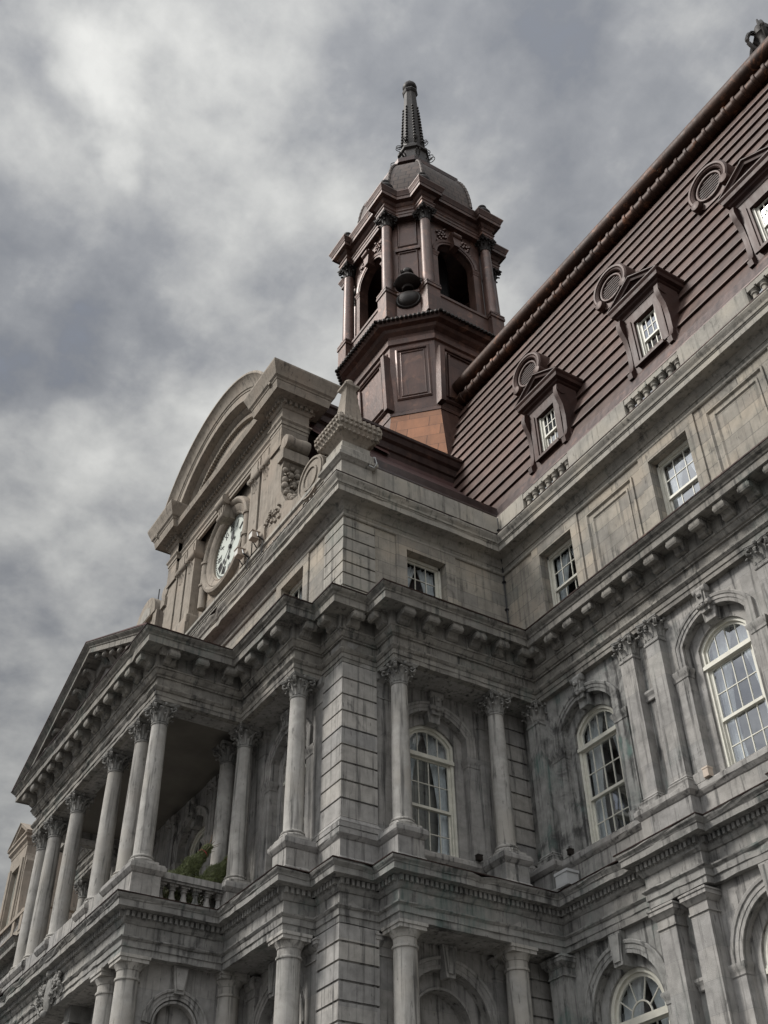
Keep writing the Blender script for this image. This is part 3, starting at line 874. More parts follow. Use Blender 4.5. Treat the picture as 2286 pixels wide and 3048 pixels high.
def volute(g, c, dirv_, r, w):
    """spiral scroll standing in the vertical plane that contains dirv_"""
    side = Vector((-dirv_.y, dirv_.x, 0))
    pts = []
    for i in range(19):
        t = i / 18; an = math.pi * .9 - t * 2 * math.pi * 1.35; rr = r * (1 - .72 * t)
        pts.append(c + dirv_ * rr * math.cos(an) + Vector((0, 0, rr * math.sin(an))))
    for s_ in (-1, 1): g.tube([tuple(p_ + side * s_ * w * .3) for p_ in pts], [.028 * (1 - .4 * i / 18) for i in range(19)], 5)


def corinthian(r, h, square=False):
    g = G()
    if square:
        g.box(-r, r, -r, r, 0, h * .82)
        g.box(-r * 1.08, r * 1.08, -r * 1.08, r * 1.08, -.03, .02)
    else:
        g.lathe([(r * .98, -.05), (r * 1.10, -.045), (r * 1.12, -.015), (r * 1.02, 0), (r * .97, .03), (r * .97, h * .4), (r * 1.08, h * .65), (r * 1.38, h * .82), (r * 1.3, h * .86)], seg=18)
    up = Vector((0, 0, 1))
    for row, (z0, hh, off, n) in enumerate(((.02, .40, 0, 8), (.04, .66, .5, 8))):
        for i in range(n):
            an = 2 * math.pi * (i + off) / n + math.pi / 8 * 0
            d_ = Vector((math.cos(an), math.sin(an), 0)); sd_ = Vector((-d_.y, d_.x, 0))
            if square:
                sc_ = 1 / max(abs(d_.x), abs(d_.y)); bs = d_ * r * sc_
                d_ = d_
            else: bs = d_ * r * .98
            leaf(g, bs + up * z0, d_, sd_, up, h * hh, r * .74, r * (.56 if row == 0 else .80))
    for i in range(4):
        an = math.pi / 4 + i * math.pi / 2; d_ = Vector((math.cos(an), math.sin(an), 0))
        rr = r * (1.66 if square else 1.78)
        volute(g, d_ * rr + up * h * .72, d_, h * .17, r * .34)
        leaf(g, d_ * r * (1.3 if square else 1.0) + up * h * .35, d_, Vector((-d_.y, d_.x, 0)), up, h * .33, r * .45, r * .45)
        an2 = i * math.pi / 2; d2 = Vector((math.cos(an2), math.sin(an2), 0)); sd2 = Vector((-d2.y, d2.x, 0))
        for s_ in (-1, 1):
            volute(g, d2 * r * 1.18 + sd2 * s_ * r * .35 + up * h * .70, sd2 * s_, h * .09, r * .16)
        g.ball(tuple(d2 * r * 1.55 + up * h * .92), r * .26, 8)
    A = []
    for i in range(4):
        c0 = math.pi / 4 + i * math.pi / 2; e = r * (2.62 if not square else 2.3)
        pa = Vector((math.cos(c0), math.sin(c0))) * e; pb = Vector((math.cos(c0 + math.pi / 2), math.sin(c0 + math.pi / 2))) * e
        for k in range(7):
            t = k / 7; m_ = pa.lerp(pb, .06 + .88 * t); pull = 1 - .20 * math.sin(math.pi * t)
            A.append((m_.x * pull, m_.y * pull))
    rings = [[(x * k_, y * k_, z) for x, y in A] for k_, z in ((.90, h * .86), (.97, h * .90), (.97, h * .93), (1.02, h * .955), (1.02, h))]
    g.loft(rings)
    return g


def col_shaft(rb, rt, z0, z1, base=True, plinth=None):
    """z0 top of pedestal, z1 = underside of capital"""
    H = z1 - z0; g = G(); pr = []
    if base:
        pl_ = rb * 1.36
        g.box(-pl_, pl_, -pl_, pl_, 0, .085)
        pr = [(rb * 1.30, .085), (rb * 1.36, .105), (rb * 1.36, .135), (rb * 1.28, .155), (rb * 1.14, .165), (rb * 1.12, .185), (rb * 1.20, .20), (rb * 1.22, .225), (rb * 1.16, .245), (rb * 1.06, .25), (rb * 1.02, .28)]
    for i in range(9):
        t = i / 8; rr = rb + (rt - rb) * (t ** 1.6)
        pr.append((rr, .30 + (H - .30) * t))
    g.lathe(pr, seg=28)
    return g


CAPH = .54
ZN = 17.08 - CAPH
SHAFT = mesh_of(col_shaft(.238, .203, 12.655, ZN), 'column', 35); SHAFT.materials.append(M['column'])
CAP = mesh_of(corinthian(.203, CAPH), 'capital', 40); CAP.materials.append(M['capital'])
yc = -r_ + .335
COLS = [(-1.38, -p + .335), (p - .335, 1.375), (p - .335, 4.365), (-4.41, -p + .335), (-5.50, -p + .335)]
COLS += [(HX + s_ * v, yc) for v in (4.58, 3.46, 1.5) for s_ in (1, -1)] + [(mir(-1.38), -p + .335), (mir(-4.41), -p + .335)]
for x, y in COLS:
    c_ = link('column', SHAFT, hall, (x, y, 12.655)); c_.rotation_euler.z = 0
    link('capital', CAP, c_, (x, y, ZN))
# lower tuscan columns
def tuscan(rb, rt, z0, z1):
    H = z1 - z0; g = G()
    pr = [(rb * 1.3, 0), (rb * 1.3, .2), (rb * 1.1, .3), (rb, .34)] + [(rb + (rt - rb) * (i / 8) ** 1.5, .4 + (H - .4 - .52) * i / 8) for i in range(9)]
    zt = H - .52
    pr += [(rt * 1.10, zt + .01), (rt * 1.13, zt + .035), (rt * 1.10, zt + .06), (rt, zt + .065), (rt, zt + .22), (rt * 1.06, zt + .225), (rt * 1.07, zt + .25), (rt * 1.22, zt + .31), (rt * 1.30, zt + .355), (rt * 1.28, zt + .37)]
    g.lathe(pr, seg=28)
    w = rt * 1.38
    g.loft([[(x * k_, y * k_, z) for x, y in ((-w, -w), (w, -w), (w, w), (-w, w))] for k_, z in ((.96, zt + .365), (.96, zt + .44), (1.03, zt + .45), (1.03, H))])
    return g


TUS = mesh_of(tuscan(.30, .262, 3.0, 10.503), 'tuscan_column', 35); TUS.materials.append(M['column'])
for x, y in [(-1.38, -p + .36), (p - .36, 1.375), (p - .36, 4.365), (-4.41, -p + .36), (HX + 4.58, yc + .02), (HX + 3.40, yc + .02), (HX - 3.4, yc + .02), (HX - 4.58, yc + .02), (mir(-1.38), -p + .36)]:
    link('tuscan_column', TUS, hall, (x, y, 3.0))
g = G()
for x, y in [(-1.38, -p + .36), (p - .36, 1.375), (p - .36, 4.365), (-4.41, -p + .36), (HX + 4.58, yc), (HX + 3.4, yc), (HX - 3.4, yc), (HX - 4.58, yc), (mir(-1.38), -p + .36)]:
    g.box(x - .45, x + .45, y - .45, y + .8, 0, 3.0)
obj('column_podium', g, 'stone', hall)
# portico ground storey body
g = G(); g.box(mir(XP) + .01, XP - .75, -r_ + .9, .5, 0, 10.5); g.box(XP - .8, XP - .02, -r_ + .35, -r_ + .6, 0, 10.5); g.box(XP - .9, XP - .25, -.3, .4, 0, 10.5)
obj('portico_lower_wall', g, 'smooth', hall)
# arch mouldings over the entrance, carved head and the round cartouche on the frieze
mpF = WMAP(-r_ + .9)
g = G()
for uc in (HX, HX + 2.3, HX - 2.3):
    g.sweep(ARCV_T, arc_path(uc, .85 if uc != HX else 1.0, 8.9, .85 if uc != HX else 1.0, 8.9, 5.0), mp=lambda a, b, h: mpF(a, h, b))
obj('entrance_arch', g, 'smooth', hall, 35)
g = G(); y0 = -r_ - .16
g.lathe([(.30, .0), (.30, .08), (.22, .14), (.02, .17)], seg=20, mp=lambda x, y, z: (HX + .15 + x * .82, y0 + .16 - z, 10.86 + y * 1.55))
for s_ in (-1, 1):
    for k in range(5):
        t = k / 4
        volute(g, Vector((HX + .15 + s_ * (.30 + .42 * t), y0 + .05, 10.72 + .30 * math.sin(2.2 * t) + .12 * k % .3)), Vector((s_, 0, 0)), .11 - .01 * k, .05)
        g.ball((HX + .15 + s_ * (.28 + .5 * t), y0 + .06, 11.1 - .2 * t + .08 * (k % 2)), .085, 8, (1, .7, 1))
        leaf(g, Vector((HX + .15 + s_ * (.25 + .16 * k), y0 + .1, 10.55 + .12 * (k % 3))), Vector((0, -1, 0)), Vector((1, 0, 0)), Vector((s_ * .6, 0, .8)).normalized(), .26, .16, .10)
g.ball((HX + .15, y0 + .05, 11.36), .13, 10); g.ball((HX + .15, y0 + .03, 10.36), .10, 8)
obj('carved_cartouche', g, 'capital', hall, 50)
g = G(); g.ball((HX + .55, -r_ + .55, 9.85), .28, 14, (.9, .8, 1.15)); g.ball((HX + .55, -r_ + .42, 9.98), .2, 12); g.box(HX + .33, HX + .77, -r_ + .35, -r_ + .9, 10.1, 10.5)
volute(g, Vector((HX + .45, -r_ + .3, 9.72)), Vector((0, -1, 0)), .12, .2); volute(g, Vector((HX + .65, -r_ + .3, 9.72)), Vector((0, -1, 0)), .12, .2)
obj('carved_keystone', g, 'capital', hall, 50)

# ---- pilasters of the wing
PCAP = mesh_of(corinthian(.215, CAPH, True), 'pilaster_capital', 40); PCAP.materials.append(M['capital'])
g = G(); g.box(-.225, .225, -.24, .5, .26, ZN - 12.66)
g.sweep([(-.05, 0), (.09, 0), (.09, .09), (.07, .10), (.085, .14), (.055, .175), (.03, .19), (.045, .22), (.0, .27), (-.05, .27)], [(-.225, .3), (-.225, -.24), (.225, -.24), (.225, .3)])
g.sweep([(-.02, 3.78), (.02, 3.785), (.03, 3.81), (.02, 3.84), (-.02, 3.845)], [(-.225, .3), (-.225, -.24), (.225, -.24), (.225, .3)])
PIL = mesh_of(g, 'pilaster', 35); PIL.materials.append(M['smooth'])
for x in [.67] + [4.37 + 4.48 * k for k in range(5)] + [5.28 + 4.48 * k for k in range(5)]:
    if x > 15: continue
    c_ = link('pilaster', PIL, hall, (x, DW - .005, 12.66))
    if x < 1:
        c_.data = PIL.copy(); c_.data.materials[0] = M['stained']
    link('capital', PCAP, c_, (x, D + .135, ZN))
# respond pilasters behind the columns
def respond(mp, uc, hw=.23, parent=hall):
    g = G(); g.box(uc - hw, uc + hw, -.10, .1, 12.92, ZN + .0, mp)
    g.sweep([(-.05, 12.66), (.08, 12.66), (.08, 12.75), (.06, 12.76), (.075, 12.80), (.045, 12.835), (.03, 12.85), (0, 12.93), (-.05, 12.93)], [(uc - hw, .1), (uc - hw, -.10), (uc + hw, -.10), (uc + hw, .1)], mp=mp)
    g.sweep([(-.02, ZN - .14), (.02, ZN - .135), (.025, ZN - .11), (-.02, ZN - .10)], [(uc - hw, .1), (uc - hw, -.10), (uc + hw, -.10), (uc + hw, .1)], mp=mp)
    g.sweep([(-.02, ZN), (0, ZN), (.02, ZN + .3), (.09, ZN + .38), (.10, 17.08), (-.02, 17.08)], [(uc - hw, .1), (uc - hw, -.10), (uc + hw, -.10), (uc + hw, .1)], mp=mp)
    return obj('respond_pilaster', g, 'smooth', parent)


for mp_, uc in ((WMAP(YF), -1.22), (WMAP(YF), -1.62), (WMAP(YF), -4.41), (SMAP(XS), 1.30), (SMAP(XS), 1.68), (SMAP(XS), 4.07), (SMAP(XS), 4.45)):
    if uc in (-1.62, 1.68, 4.07): continue
    respond(mp_, uc)
# lower pilasters
def lower_pil(mp, uc, hw, d0, z0=0):
    g = G(); g.box(uc - hw, uc + hw, d0, .2, z0, 10.02, mp)
    g.sweep([(-.02, 9.98), (.03, 9.985), (.03, 10.02), (.01, 10.03), (.01, 10.18), (.03, 10.19), (.10, 10.28), (.12, 10.29), (.12, 10.37), (.14, 10.375), (.14, 10.41), (-.02, 10.505)], [(uc - hw, .2), (uc - hw, d0), (uc + hw, d0), (uc + hw, .2)], mp=mp)
    return obj('tuscan_pilaster', g, 'smooth', hall)


for x in [.62] + [4.26 + 4.48 * k for k in range(3)] + [5.20 + 4.48 * k for k in range(3)]:
    lp_ = lower_pil(WMAP(DW), x, .25, -.33)
    if x < 1: lp_.data.materials[0] = M['stained']
lower_pil(WMAP(YF), -1.24, .26, -.08); lower_pil(SMAP(XS), 1.30, .26, -.10); lower_pil(SMAP(XS), 4.42, .26, -.10); lower_pil(WMAP(YF), -4.2, .26, -.1)
# impost string between paired pilasters
g = G()
for k in range(4):
    x = 4.825 + 4.48 * k; impost(g, WMAP(DW), x - .25, x + .25, 15.46, -.05); impost(g, WMAP(DW), x - .25, x + .25, 8.9, -.05)
obj('impost_band', g, 'smooth', hall)

# ---- portico: pedestals, balustrade, back wall, pediment
PPp = [(-.25, 11.72), (.06, 11.72), (.06, 11.84), (.03, 11.88), (0, 11.92), (0, 12.385), (.02, 12.40), (.07, 12.47), (.09, 12.50), (.09, 12.595), (.06, 12.61), (.055, 12.65), (-.25, 12.665)]
xr = -q_; g = G(); y0 = -r_
front = []
for u0, u1 in ((HX - 4.93, HX - 3.08), (HX - 1.86, HX - 1.14), (HX + 1.14, HX + 1.86), (HX + 3.08, HX + 4.93)):
    front += [(u0, y0 + .16), (u0, y0), (u1, y0), (u1, y0 + .16)]
front = [(mir(-q_), y0 + .70), (mir(-q_), y0)] + front[2:-2] + [(-q_, y0), (-q_, y0 + .74), (-q_ - .72, y0 + .74)]
g.sweep(PPp, front)
g.sweep(PPp, [(-4.75, -1.05 + .1), (-4.75, -p - .03), (-4.07, -p - .03), (-4.07, .2)])
g.sweep(PPp, [(-5.84, -p - .03), (-5.16, -p - .03), (-5.16, .4)])
pp = obj('portico_pedestal', g, 'smooth', hall)
g = G(); g.box(mir(-q_) + .02, -q_ - .02, y0 + .02, y0 + .72, 11.7, 12.667); g.box(-4.73, -4.09, -p - .01, .4, 11.7, 12.667); g.box(-5.82, -5.18, -p - .01, .4, 11.7, 12.667)
obj('pedestal_core', g, 'smooth', pp)


def baluster(h, r, sq=.5):
    g = G(); f = h
    g.box(-r, r, -r, r, 0, .09 * f); g.box(-r * .9, r * .9, -r * .9, r * .9, .90 * f, f)
    g.lathe([(r * .98, .09 * f), (r * .9, .13 * f), (r * .95, .2 * f), (r * .88, .30 * f), (r * .62, .48 * f), (r * .48, .66 * f), (r * .5, .72 * f), (r * .75, .76 * f), (r * .75, .79 * f), (r * .55, .81 * f), (r * .75, .87 * f), (r * .88, .90 * f)], seg=14)
    return g


BAL = mesh_of(baluster(.58, .122), 'baluster', 40); BAL.materials.append(M['smooth'])
g = G(); g.box(-4.60, -4.18, y0 + .74, -p - .04, 12.44, 12.60); g.box(-4.56, -4.22, y0 + .74, -p - .04, 12.385, 12.44)
g.box(-4.56, -4.22, y0 + .74, -p - .04, 11.72, 11.82)
bs = obj('balustrade', g, 'smooth', hall)
for k in range(6):
    y = y0 + .74 + .13 + k * (2.5 - .74 - .22) / 5.0
    link('baluster', BAL, bs, (-4.39, y, 11.81))
for s_ in (0,):
    g = G(); g.box(mir(-4.18), mir(-4.60), y0 + .74, -p - .04, 12.385, 12.60); obj('balustrade', g, 'smooth', hall)
# back wall of the loggia with arched doors
mpB = None
obj('loggia_floor', G().box(mir(-q_) + .03, -q_ - .03, -r_ + .05, YF + .3, 11.60, 11.74), 'column', hall)
upper_window(WMAP(YF), HX, '', mir(-4.6), -4.6, 11.7, 17.35, sill=12.0)
for v in (1.5, 3.44, 4.62):
    for s_ in (-1, 1):
        if v == 4.62 and s_ == 1: continue
        pi_ = respond(WMAP(YF), HX + s_ * v, .2); link('capital', PCAP, pi_, (HX + s_ * v, YF + .15, ZN))

# pediment
yp = -r_; e = .765; zt = 18.74; xl, xR, za = HX - 5.60, HX + 5.60, 21.36
sl = (za - zt) / (xR - HX); n_ = math.hypot(1, sl)
g = G()
RK = [(-.62, .20), (-.62, .0), (-.60, -.12), (-.50, -.16), (-.26, -.16), (-.26, -.56), (-.28, -.56), (-.28, -.62), (-.13, -.62), (-.11, -.65), (-.08, -.665), (-.03, -.73), (0, -.765), (.01, -.765), (.02, .20)]
rk = [(xR, zt), (HX, za), (xl, zt)]
g.sweep(RK, rk, mp=lambda a, b, h: (a, yp + h, b))
pd = obj('pediment', g, 'soot', hall)
g = G(); g.add([(xl + .8, yp - .0, zt), (xR - .8, yp - .0, zt), (HX, yp - .0, za - .5)], [(0, 1, 2)])
obj('tympanum', g, 'stone', pd)
g = G().prism([(.155, .0), (.50, .0), (.535, -.04), (.54, -.11), (.50, -.155), (.45, -.155), (.42, -.12), (.36, -.12), (.28, -.20), (.155, -.32)], -.14, .14)
g.lathe([(.06, -.165), (.06, .165)], seg=10, mp=lambda x, y, z: (.475 + x, z, -.085 + y))
MOD2 = mesh_of(g, 'raking_modillion', 40); MOD2.materials.append(M['soot'])
for s_ in (-1, 1):
    for k in range(7):
        t = (k + .8) / 7.6; x = HX + s_ * (xR - HX) * (1 - t) ; z = za - abs(x - HX) * sl - .27 * n_
        if abs(x - HX) > 5.0: continue
        o_ = link('modillion', MOD2, pd, (x, yp, z)); o_.rotation_euler = (0, 0, -math.pi / 2)
g = G()
for s_ in (-1, 1):
    xe = HX + s_ * 5.64
    g.add([(HX, yp - .78, za + .03), (xe, yp - .78, zt + .01), (xe, .1, zt + .01), (HX, .1, za + .03), (HX, yp - .78, za + .06), (xe, yp - .78, zt + .06), (xe, .1, zt + .06), (HX, .1, za + .06)],
          [(0, 1, 2, 3), (4, 5, 6, 7), (0, 1, 5, 4), (1, 2, 6, 5), (2, 3, 7, 6)])
obj('pediment_roof', g, 'copper_red', pd)

# ---- attic storey
def flat_window_wall(mp, u0, u1, z0, z1, wins, d=0.0):
    """wins: list of (ul, ur, zb, zt)"""
    g = G(); us = u0
    for ul, ur, zb, zt_ in sorted(wins):
        for aa, bb, c_, d_ in ((us, ul, z0, z1), (ul, ur, zt_, z1), (ul, ur, z0, zb)):
            g.add([mp(aa, d, c_), mp(bb, d, c_), mp(bb, d, d_), mp(aa, d, d_)], [(0, 1, 2, 3)])
        g.add([mp(ul, d, zb), mp(ur, d, zb), mp(ur, d, zt_), mp(ul, d, zt_), mp(ul, d + .34, zb), mp(ur, d + .34, zb), mp(ur, d + .34, zt_), mp(ul, d + .34, zt_)], [(0, 1, 5, 4), (1, 2, 6, 5), (2, 3, 7, 6), (3, 0, 4, 7)])
        us = ur
    g.add([mp(us, d, z0), mp(u1, d, z0), mp(u1, d, z1), mp(us, d, z1)], [(0, 1, 2, 3)])
    return g


def attic_bay(mp, uc, hw=.70, zt_=21.52, zb=19.2, curt=None, panel=1.02, parent=None):
    g = G()
    # raised window bay
    P0, P1 = uc - panel, uc + panel
    for aa, bb, c_, d_ in ((P0, uc - hw, 18.72, 21.86), (uc + hw, P1, 18.72, 21.86), (uc - hw, uc + hw, zt_, 21.86)):
        g.box(aa, bb, -.05, .0, c_, d_, mp)
    fr_ = obj('window_surround', g, 'ashlar', parent)
    win, gg = sash_window(mp, uc, hw - .01, zb, zt_ - .0, 3, [(zb + .02, 20.30, 2, .05), (20.26, zt_ - .10, 2, 0)], .26, 'attic_window', fr_)
    s = G(); bar(s, mp, uc - hw, uc + hw, zt_ - .10, zt_ - .005, .23, .38); obj('head_rail', s, 'paint', win)
    obj('glass', gg, 'glass', win); room_box(mp, uc, hw + .15, zb - .2, zt_ + .1, .42, 1.8, win)
    if curt:
        curtain(mp, uc - hw + .08, uc + .02, zb, zt_ - .1, .50, -1, 'left ' + curt); curtain(mp, uc - .02, uc + hw - .08, zb, zt_ - .1, .50, 1, 'right ' + curt)


AW = [2.42, 7.02, 11.62, 16.2]
w1 = obj('attic_wall', flat_window_wall(WMAP(D), 0, 34, 18.7, 22.8, [(x - .70, x + .70, 19.2, 21.52) for x in AW]), 'ashlar', hall)
for k, x in enumerate(AW):
    attic_bay(WMAP(D), x, curt=('white curtain in the square attic wing window ' + ('next to the inner corner', 'second from the inner corner')[k]) if k < 2 else None, parent=w1)
w2 = obj('attic_wall', flat_window_wall(SMAP(0), 0, D, 18.7, 22.8, [(2.04, 3.385, 19.2, 21.47)]), 'ashlar', hall)
attic_bay(SMAP(0), 2.7125, .6725, 21.47, curt='white curtain in the square attic side window', panel=1.02, parent=w2)
w3 = obj('attic_wall', flat_window_wall(WMAP(0), mir(0), 0, 18.7, 22.8, [(-3.64, -2.26, 19.2, 21.6)]), 'ashlar', hall)
attic_bay(WMAP(0), -2.95, .69, 21.6, curt='white curtain in the square attic front window above the column', panel=1.0, parent=w3)
# blind recessed panels between attic windows (raised frames)
g = G()
for x0, x1 in ((8.40, 10.30), (3.78, 5.66), (12.98, 14.9)):
    zb_, zt_ = 18.9, 21.52
    for ins, dd in ((0, -.05), (.22, -.03)):
        A = [(x0 + ins, zb_), (x0 + ins, zt_ - ins), (x1 - ins, zt_ - ins), (x1 - ins, zb_)]
        g.sweep([(0, .0), (0, dd), (.05, dd - .01), (.07, dd * .6), (.09, .0)], A[::1], mp=lambda a, b, h: (a, D + h, b))
obj('blind_panel', g, 'ashlar', w1, 35)
# quoins of the attic corner
zq = [18.74, 19.03, 19.44, 19.86, 20.242, 20.655, 21.075, 21.503, 21.80]
g = G()
for z0, z1 in zip(zq[:-1], zq[1:]):
    for x0, x1, y0_, y1_ in ((-1.0, -.048, -.05, .05), (-.05, .05, -.052, .98), (mir(.05), mir(-1.0), -.05, .05)):
        g.box(x0, x1, y0_, y1_, z0 + .025, z1 - .025)
obj('attic_quoin', g, 'attic', w2)
# string moulding and attic cornice
PS = [(-.05, 21.84), (.05, 21.85), (.075, 21.88), (.075, 21.93), (.03, 21.97), (-.05, 21.98)]
AP2 = [(mir(0), D), (mir(0), 0), (0, 0), (0, D), (34, D)]
obj('string_course', G().sweep(PS, AP2), 'attic', hall)
PA = [(-.2, 22.0), (.0, 22.0), (.01, 22.10), (.04, 22.12), (.06, 22.18), (.13, 22.27), (.15, 22.34), (.43, 22.36), (.43, 22.33), (.478, 22.33), (.478, 22.50), (.50, 22.52), (.50, 22.55), (.53, 22.56), (.545, 22.62), (.60, 22.70), (.63, 22.76), (.63, 22.80), (-.15, 22.86)]
ac = obj('attic_cornice', worn(PA, AP2, seed=5), 'attic', hall)
obj('lead_flashing', G().sweep([(.50, 22.825), (.64, 22.807), (.645, 22.83), (-.08, 22.885)], AP2), 'copper_dark', ac)
# parapet, with baluster openings in front of the dormers
ZP0, ZP1 = 22.80, 24.28
DORM = [2.30, 6.94, 11.58]
g = G(); yw0, yw1 = D + .04, D + .30
us = -.30
OP = [(x - 1.08, x + 1.09) for x in DORM]
for u0, u1 in OP:
    g.box(us, u0, yw0, yw1, ZP0, ZP1); g.box(u0, u1, yw0, yw1, ZP0, 23.30); g.box(u0, u1, yw0 + .03, yw1 - .03, 24.14, ZP1); us = u1
g.box(us, 34, yw0, yw1, ZP0, ZP1)
g.box(-.34, -.10, 1.0, yw1, ZP0, ZP1)
pa = obj('parapet', g, 'attic', hall)
BAL2 = mesh_of(baluster(.84, .14), 'baluster', 40); BAL2.materials.append(M['attic'])
for u0, u1 in OP:
    for k in range(7):
        link('baluster', BAL2, pa, (u0 + .15 + (u1 - u0 - .30) * k / 6, (yw0 + yw1) / 2, 23.30))
# front parapet with carved band and coping
g = G(); g.box(mir(-1.2), -1.16, .02, .5, 22.8, 24.2)
g.sweep([(-.2, 24.12), (.03, 24.14), (.04, 24.2), (.10, 24.24), (.10, 24.36), (.06, 24.40), (-.3, 24.46)], [(mir(-1.0), .02), (-1.16, .02)])
fp = obj('front_parapet', g, 'attic', hall)
g = G()
for k in range(60):
    x = -1.9 - k * .24
    if x < mir(-1.9): break
    g.ball((x, .0, 23.86), .085, 8, (1, .6, 1.3)); g.box(x + .09, x + .15, -.05, .04, 23.72, 24.0)
obj('carved_band', g, 'attic', fp, 40)
# obelisk finials on the attic corners
def obelisk(xm):
    f = (lambda x, y, z: (x, y, z)) if not xm else (lambda x, y, z: (mir(x), y, z))
    def sq(c, h, z): return [f(c[0] - h, c[1] - h, z), f(c[0] + h, c[1] - h, z), f(c[0] + h, c[1] + h, z), f(c[0] - h, c[1] + h, z)]
    c = (-.57, .44)
    g = G(); g.loft([sq(c, .57, 22.8), sq(c, .57, 23.12), sq(c, .535, 23.16), sq(c, .52, 24.02), sq(c, .56, 24.05), sq(c, .60, 24.10), sq(c, .66, 24.16), sq(c, .66, 24.26), sq(c, .62, 24.30), sq(c, .56, 24.33), sq(c, .56, 24.56), sq(c, .53, 24.60), sq(c, .48, 24.66), sq(c, .48, 24.86), sq(c, .40, 24.92)])
    ob_ = obj('obelisk_finial', g, 'attic', hall)
    g = G(); g.loft([sq(c, .40, 24.92), sq(c, .44, 25.0), sq(c, .46, 25.05), sq(c, .60, 25.15), sq(c, .72, 25.32), sq(c, .76, 25.5), sq(c, .74, 25.66), sq(c, .66, 25.74), sq(c, .45, 25.86), sq(c, .34, 25.92)])
    for s_ in range(4):
        for k in range(9):
            u = -.66 + 1.32 * k / 8
            for z, off in ((25.22, .63), (25.40, .735), (25.56, .755), (25.68, .70)):
                vx, vy = [(u, -off), (off, u), (u, off), (-off, u)][s_]
                g.ball(f(c[0] + vx * .98, c[1] + vy * .98, z), .085, 6)
    obj('gadrooned_bowl', g, 'warm', ob_, 40)
    g = G(); g.loft([sq(c, .36, 25.9), sq(c, .33, 26.05), sq(c, .17, 27.55), sq(c, .20, 27.60), sq(c, .26, 27.66), sq(c, .26, 27.74), sq(c, .14, 27.80)])
    g.ball(f(c[0], c[1], 27.93), .17, 12)
    obj('obelisk', g, 'warm', ob_, 40)


obelisk(False); obelisk(True)

# ---- clock gable
YG = .38
g = G(); zc0 = 27.1; hq = 1.6
g.box(HX - 4.1, HX - hq, YG, 1.2, 22.9, 31.0); g.box(HX + hq, HX + 4.1, YG, 1.2, 22.9, 31.0)
g.box(HX - hq, HX + hq, YG, 1.2, zc0 + hq, 31.0); g.box(HX - hq, HX + hq, YG, 1.2, 22.9, zc0 - hq); g.box(HX - hq, HX + hq, .62, 1.2, zc0 - hq, zc0 + hq)
ci = [(1.30 * math.cos(2 * math.pi * i / 48), 1.30 * math.sin(2 * math.pi * i / 48)) for i in range(48)]
so_ = [(x * hq / max(abs(x), abs(y)), y * hq / max(abs(x), abs(y))) for x, y in ci]
g.loft([[(HX + x, YG + .001, zc0 + y) for x, y in so_], [(HX + x, YG + .001, zc0 + y) for x, y in ci], [(HX + x, .60, zc0 + y) for x, y in ci]], cap=False)
cg = obj('clock_gable', g, 'warmash', hall)
g = G()
for s_ in (-1, 1):
    for u0, u1 in ((2.36, 3.02), (3.20, 3.86)):
        x0, x1 = sorted((HX + s_ * u0, HX + s_ * u1))
        g.box(x0, x1, .03, YG, 24.5, 28.05)
        g.sweep([(-.02, 24.95), (.09, 24.95), (.09, 25.3), (.05, 25.36), (.0, 25.45), (-.02, 25.45)], [(x0, YG), (x0, .03), (x1, .03), (x1, YG)])
        g.sweep([(-.02, 24.4), (.13, 24.4), (.13, 24.95), (-.02, 24.96)], [(x0, YG), (x0, .03), (x1, .03), (x1, YG)])
        g.sweep([(-.02, 28.0), (.05, 28.03), (.09, 28.10), (.12, 28.14), (.12, 28.25), (-.02, 28.26)], [(x0, YG), (x0, .03), (x1, .03), (x1, YG)])
        g.box(x0 - .04, x1 + .04, -.01, YG, 28.26, 28.86)
        g.box(x0 + .10, x1 - .10, -.04, 0, 28.34, 28.76)
        for dx in (-.12, 0, .12):
            leaf(g, Vector(((x0 + x1) / 2 + dx, .03, 27.45 + .1 * abs(dx) * 5)), Vector((0, -1, 0)), Vector((1, 0, 0)), Vector((0, 0, 1)), .5, .16, .14)
obj('gable_pilaster', g, 'warm', cg, 40)
GP = [(HX - 4.80, .9), (HX - 4.80, -.1), (HX - 3.98, -.1), (HX - 3.98, 0.06), (HX + 3.98, 0.06), (HX + 3.98, -.1), (HX + 4.80, -.1), (HX + 4.80, .95), (HX + 4.05, .95)]
PG = [(-.1, 28.86), (.0, 28.86), (.0, 29.0), (.03, 29.01), (.03, 29.14), (.09, 29.22), (.09, 29.27), (.0, 29.29), (.0, 29.78), (.04, 29.80), (.08, 29.86), (.10, 29.90), (.10, 30.08),
      (.20, 30.10), (.24, 30.13), (.50, 30.15), (.50, 30.11), (.55, 30.11), (.55, 30.42), (.58, 30.44), (.60, 30.50), (.66, 30.56), (.70, 30.70), (.78, 30.92), (.82, 31.04), (.82, 31.12), (-.1, 31.2)]
PGL = PG[:17] + [(.55, 30.36), (.50, 30.40), (-.1, 30.46)]
gg_ = G().sweep(PGL, GP)
PGT = [(-.1, 30.36), (.55, 30.362), (.555, 30.44), (.58, 30.46), (.60, 30.52), (.66, 30.58), (.70, 30.72), (.78, 30.94), (.82, 31.06), (.82, 31.14), (-.1, 31.22)]
gg_.sweep(PGT, [(HX + 4.02, .3), (HX + 4.02, -.1), (HX + 4.80, -.1), (HX + 4.80, .95), (HX + 4.05, .95)]); gg_.sweep(PGT, [(HX - 4.80, .9), (HX - 4.80, -.1), (HX - 4.02, -.1), (HX - 4.02, .3)])
obj('gable_cornice', gg_, 'warm', cg)
obj('dentil_course', dentils(GP, .10, .11, .08, .10, 29.91, 30.075), 'warm', cg)
g = G(); g.box(HX + 3.98, HX + 4.79, -.09, .94, 28.0, 31.0); g.box(HX - 4.79, HX - 3.98, -.09, .9, 28.0, 31.0)
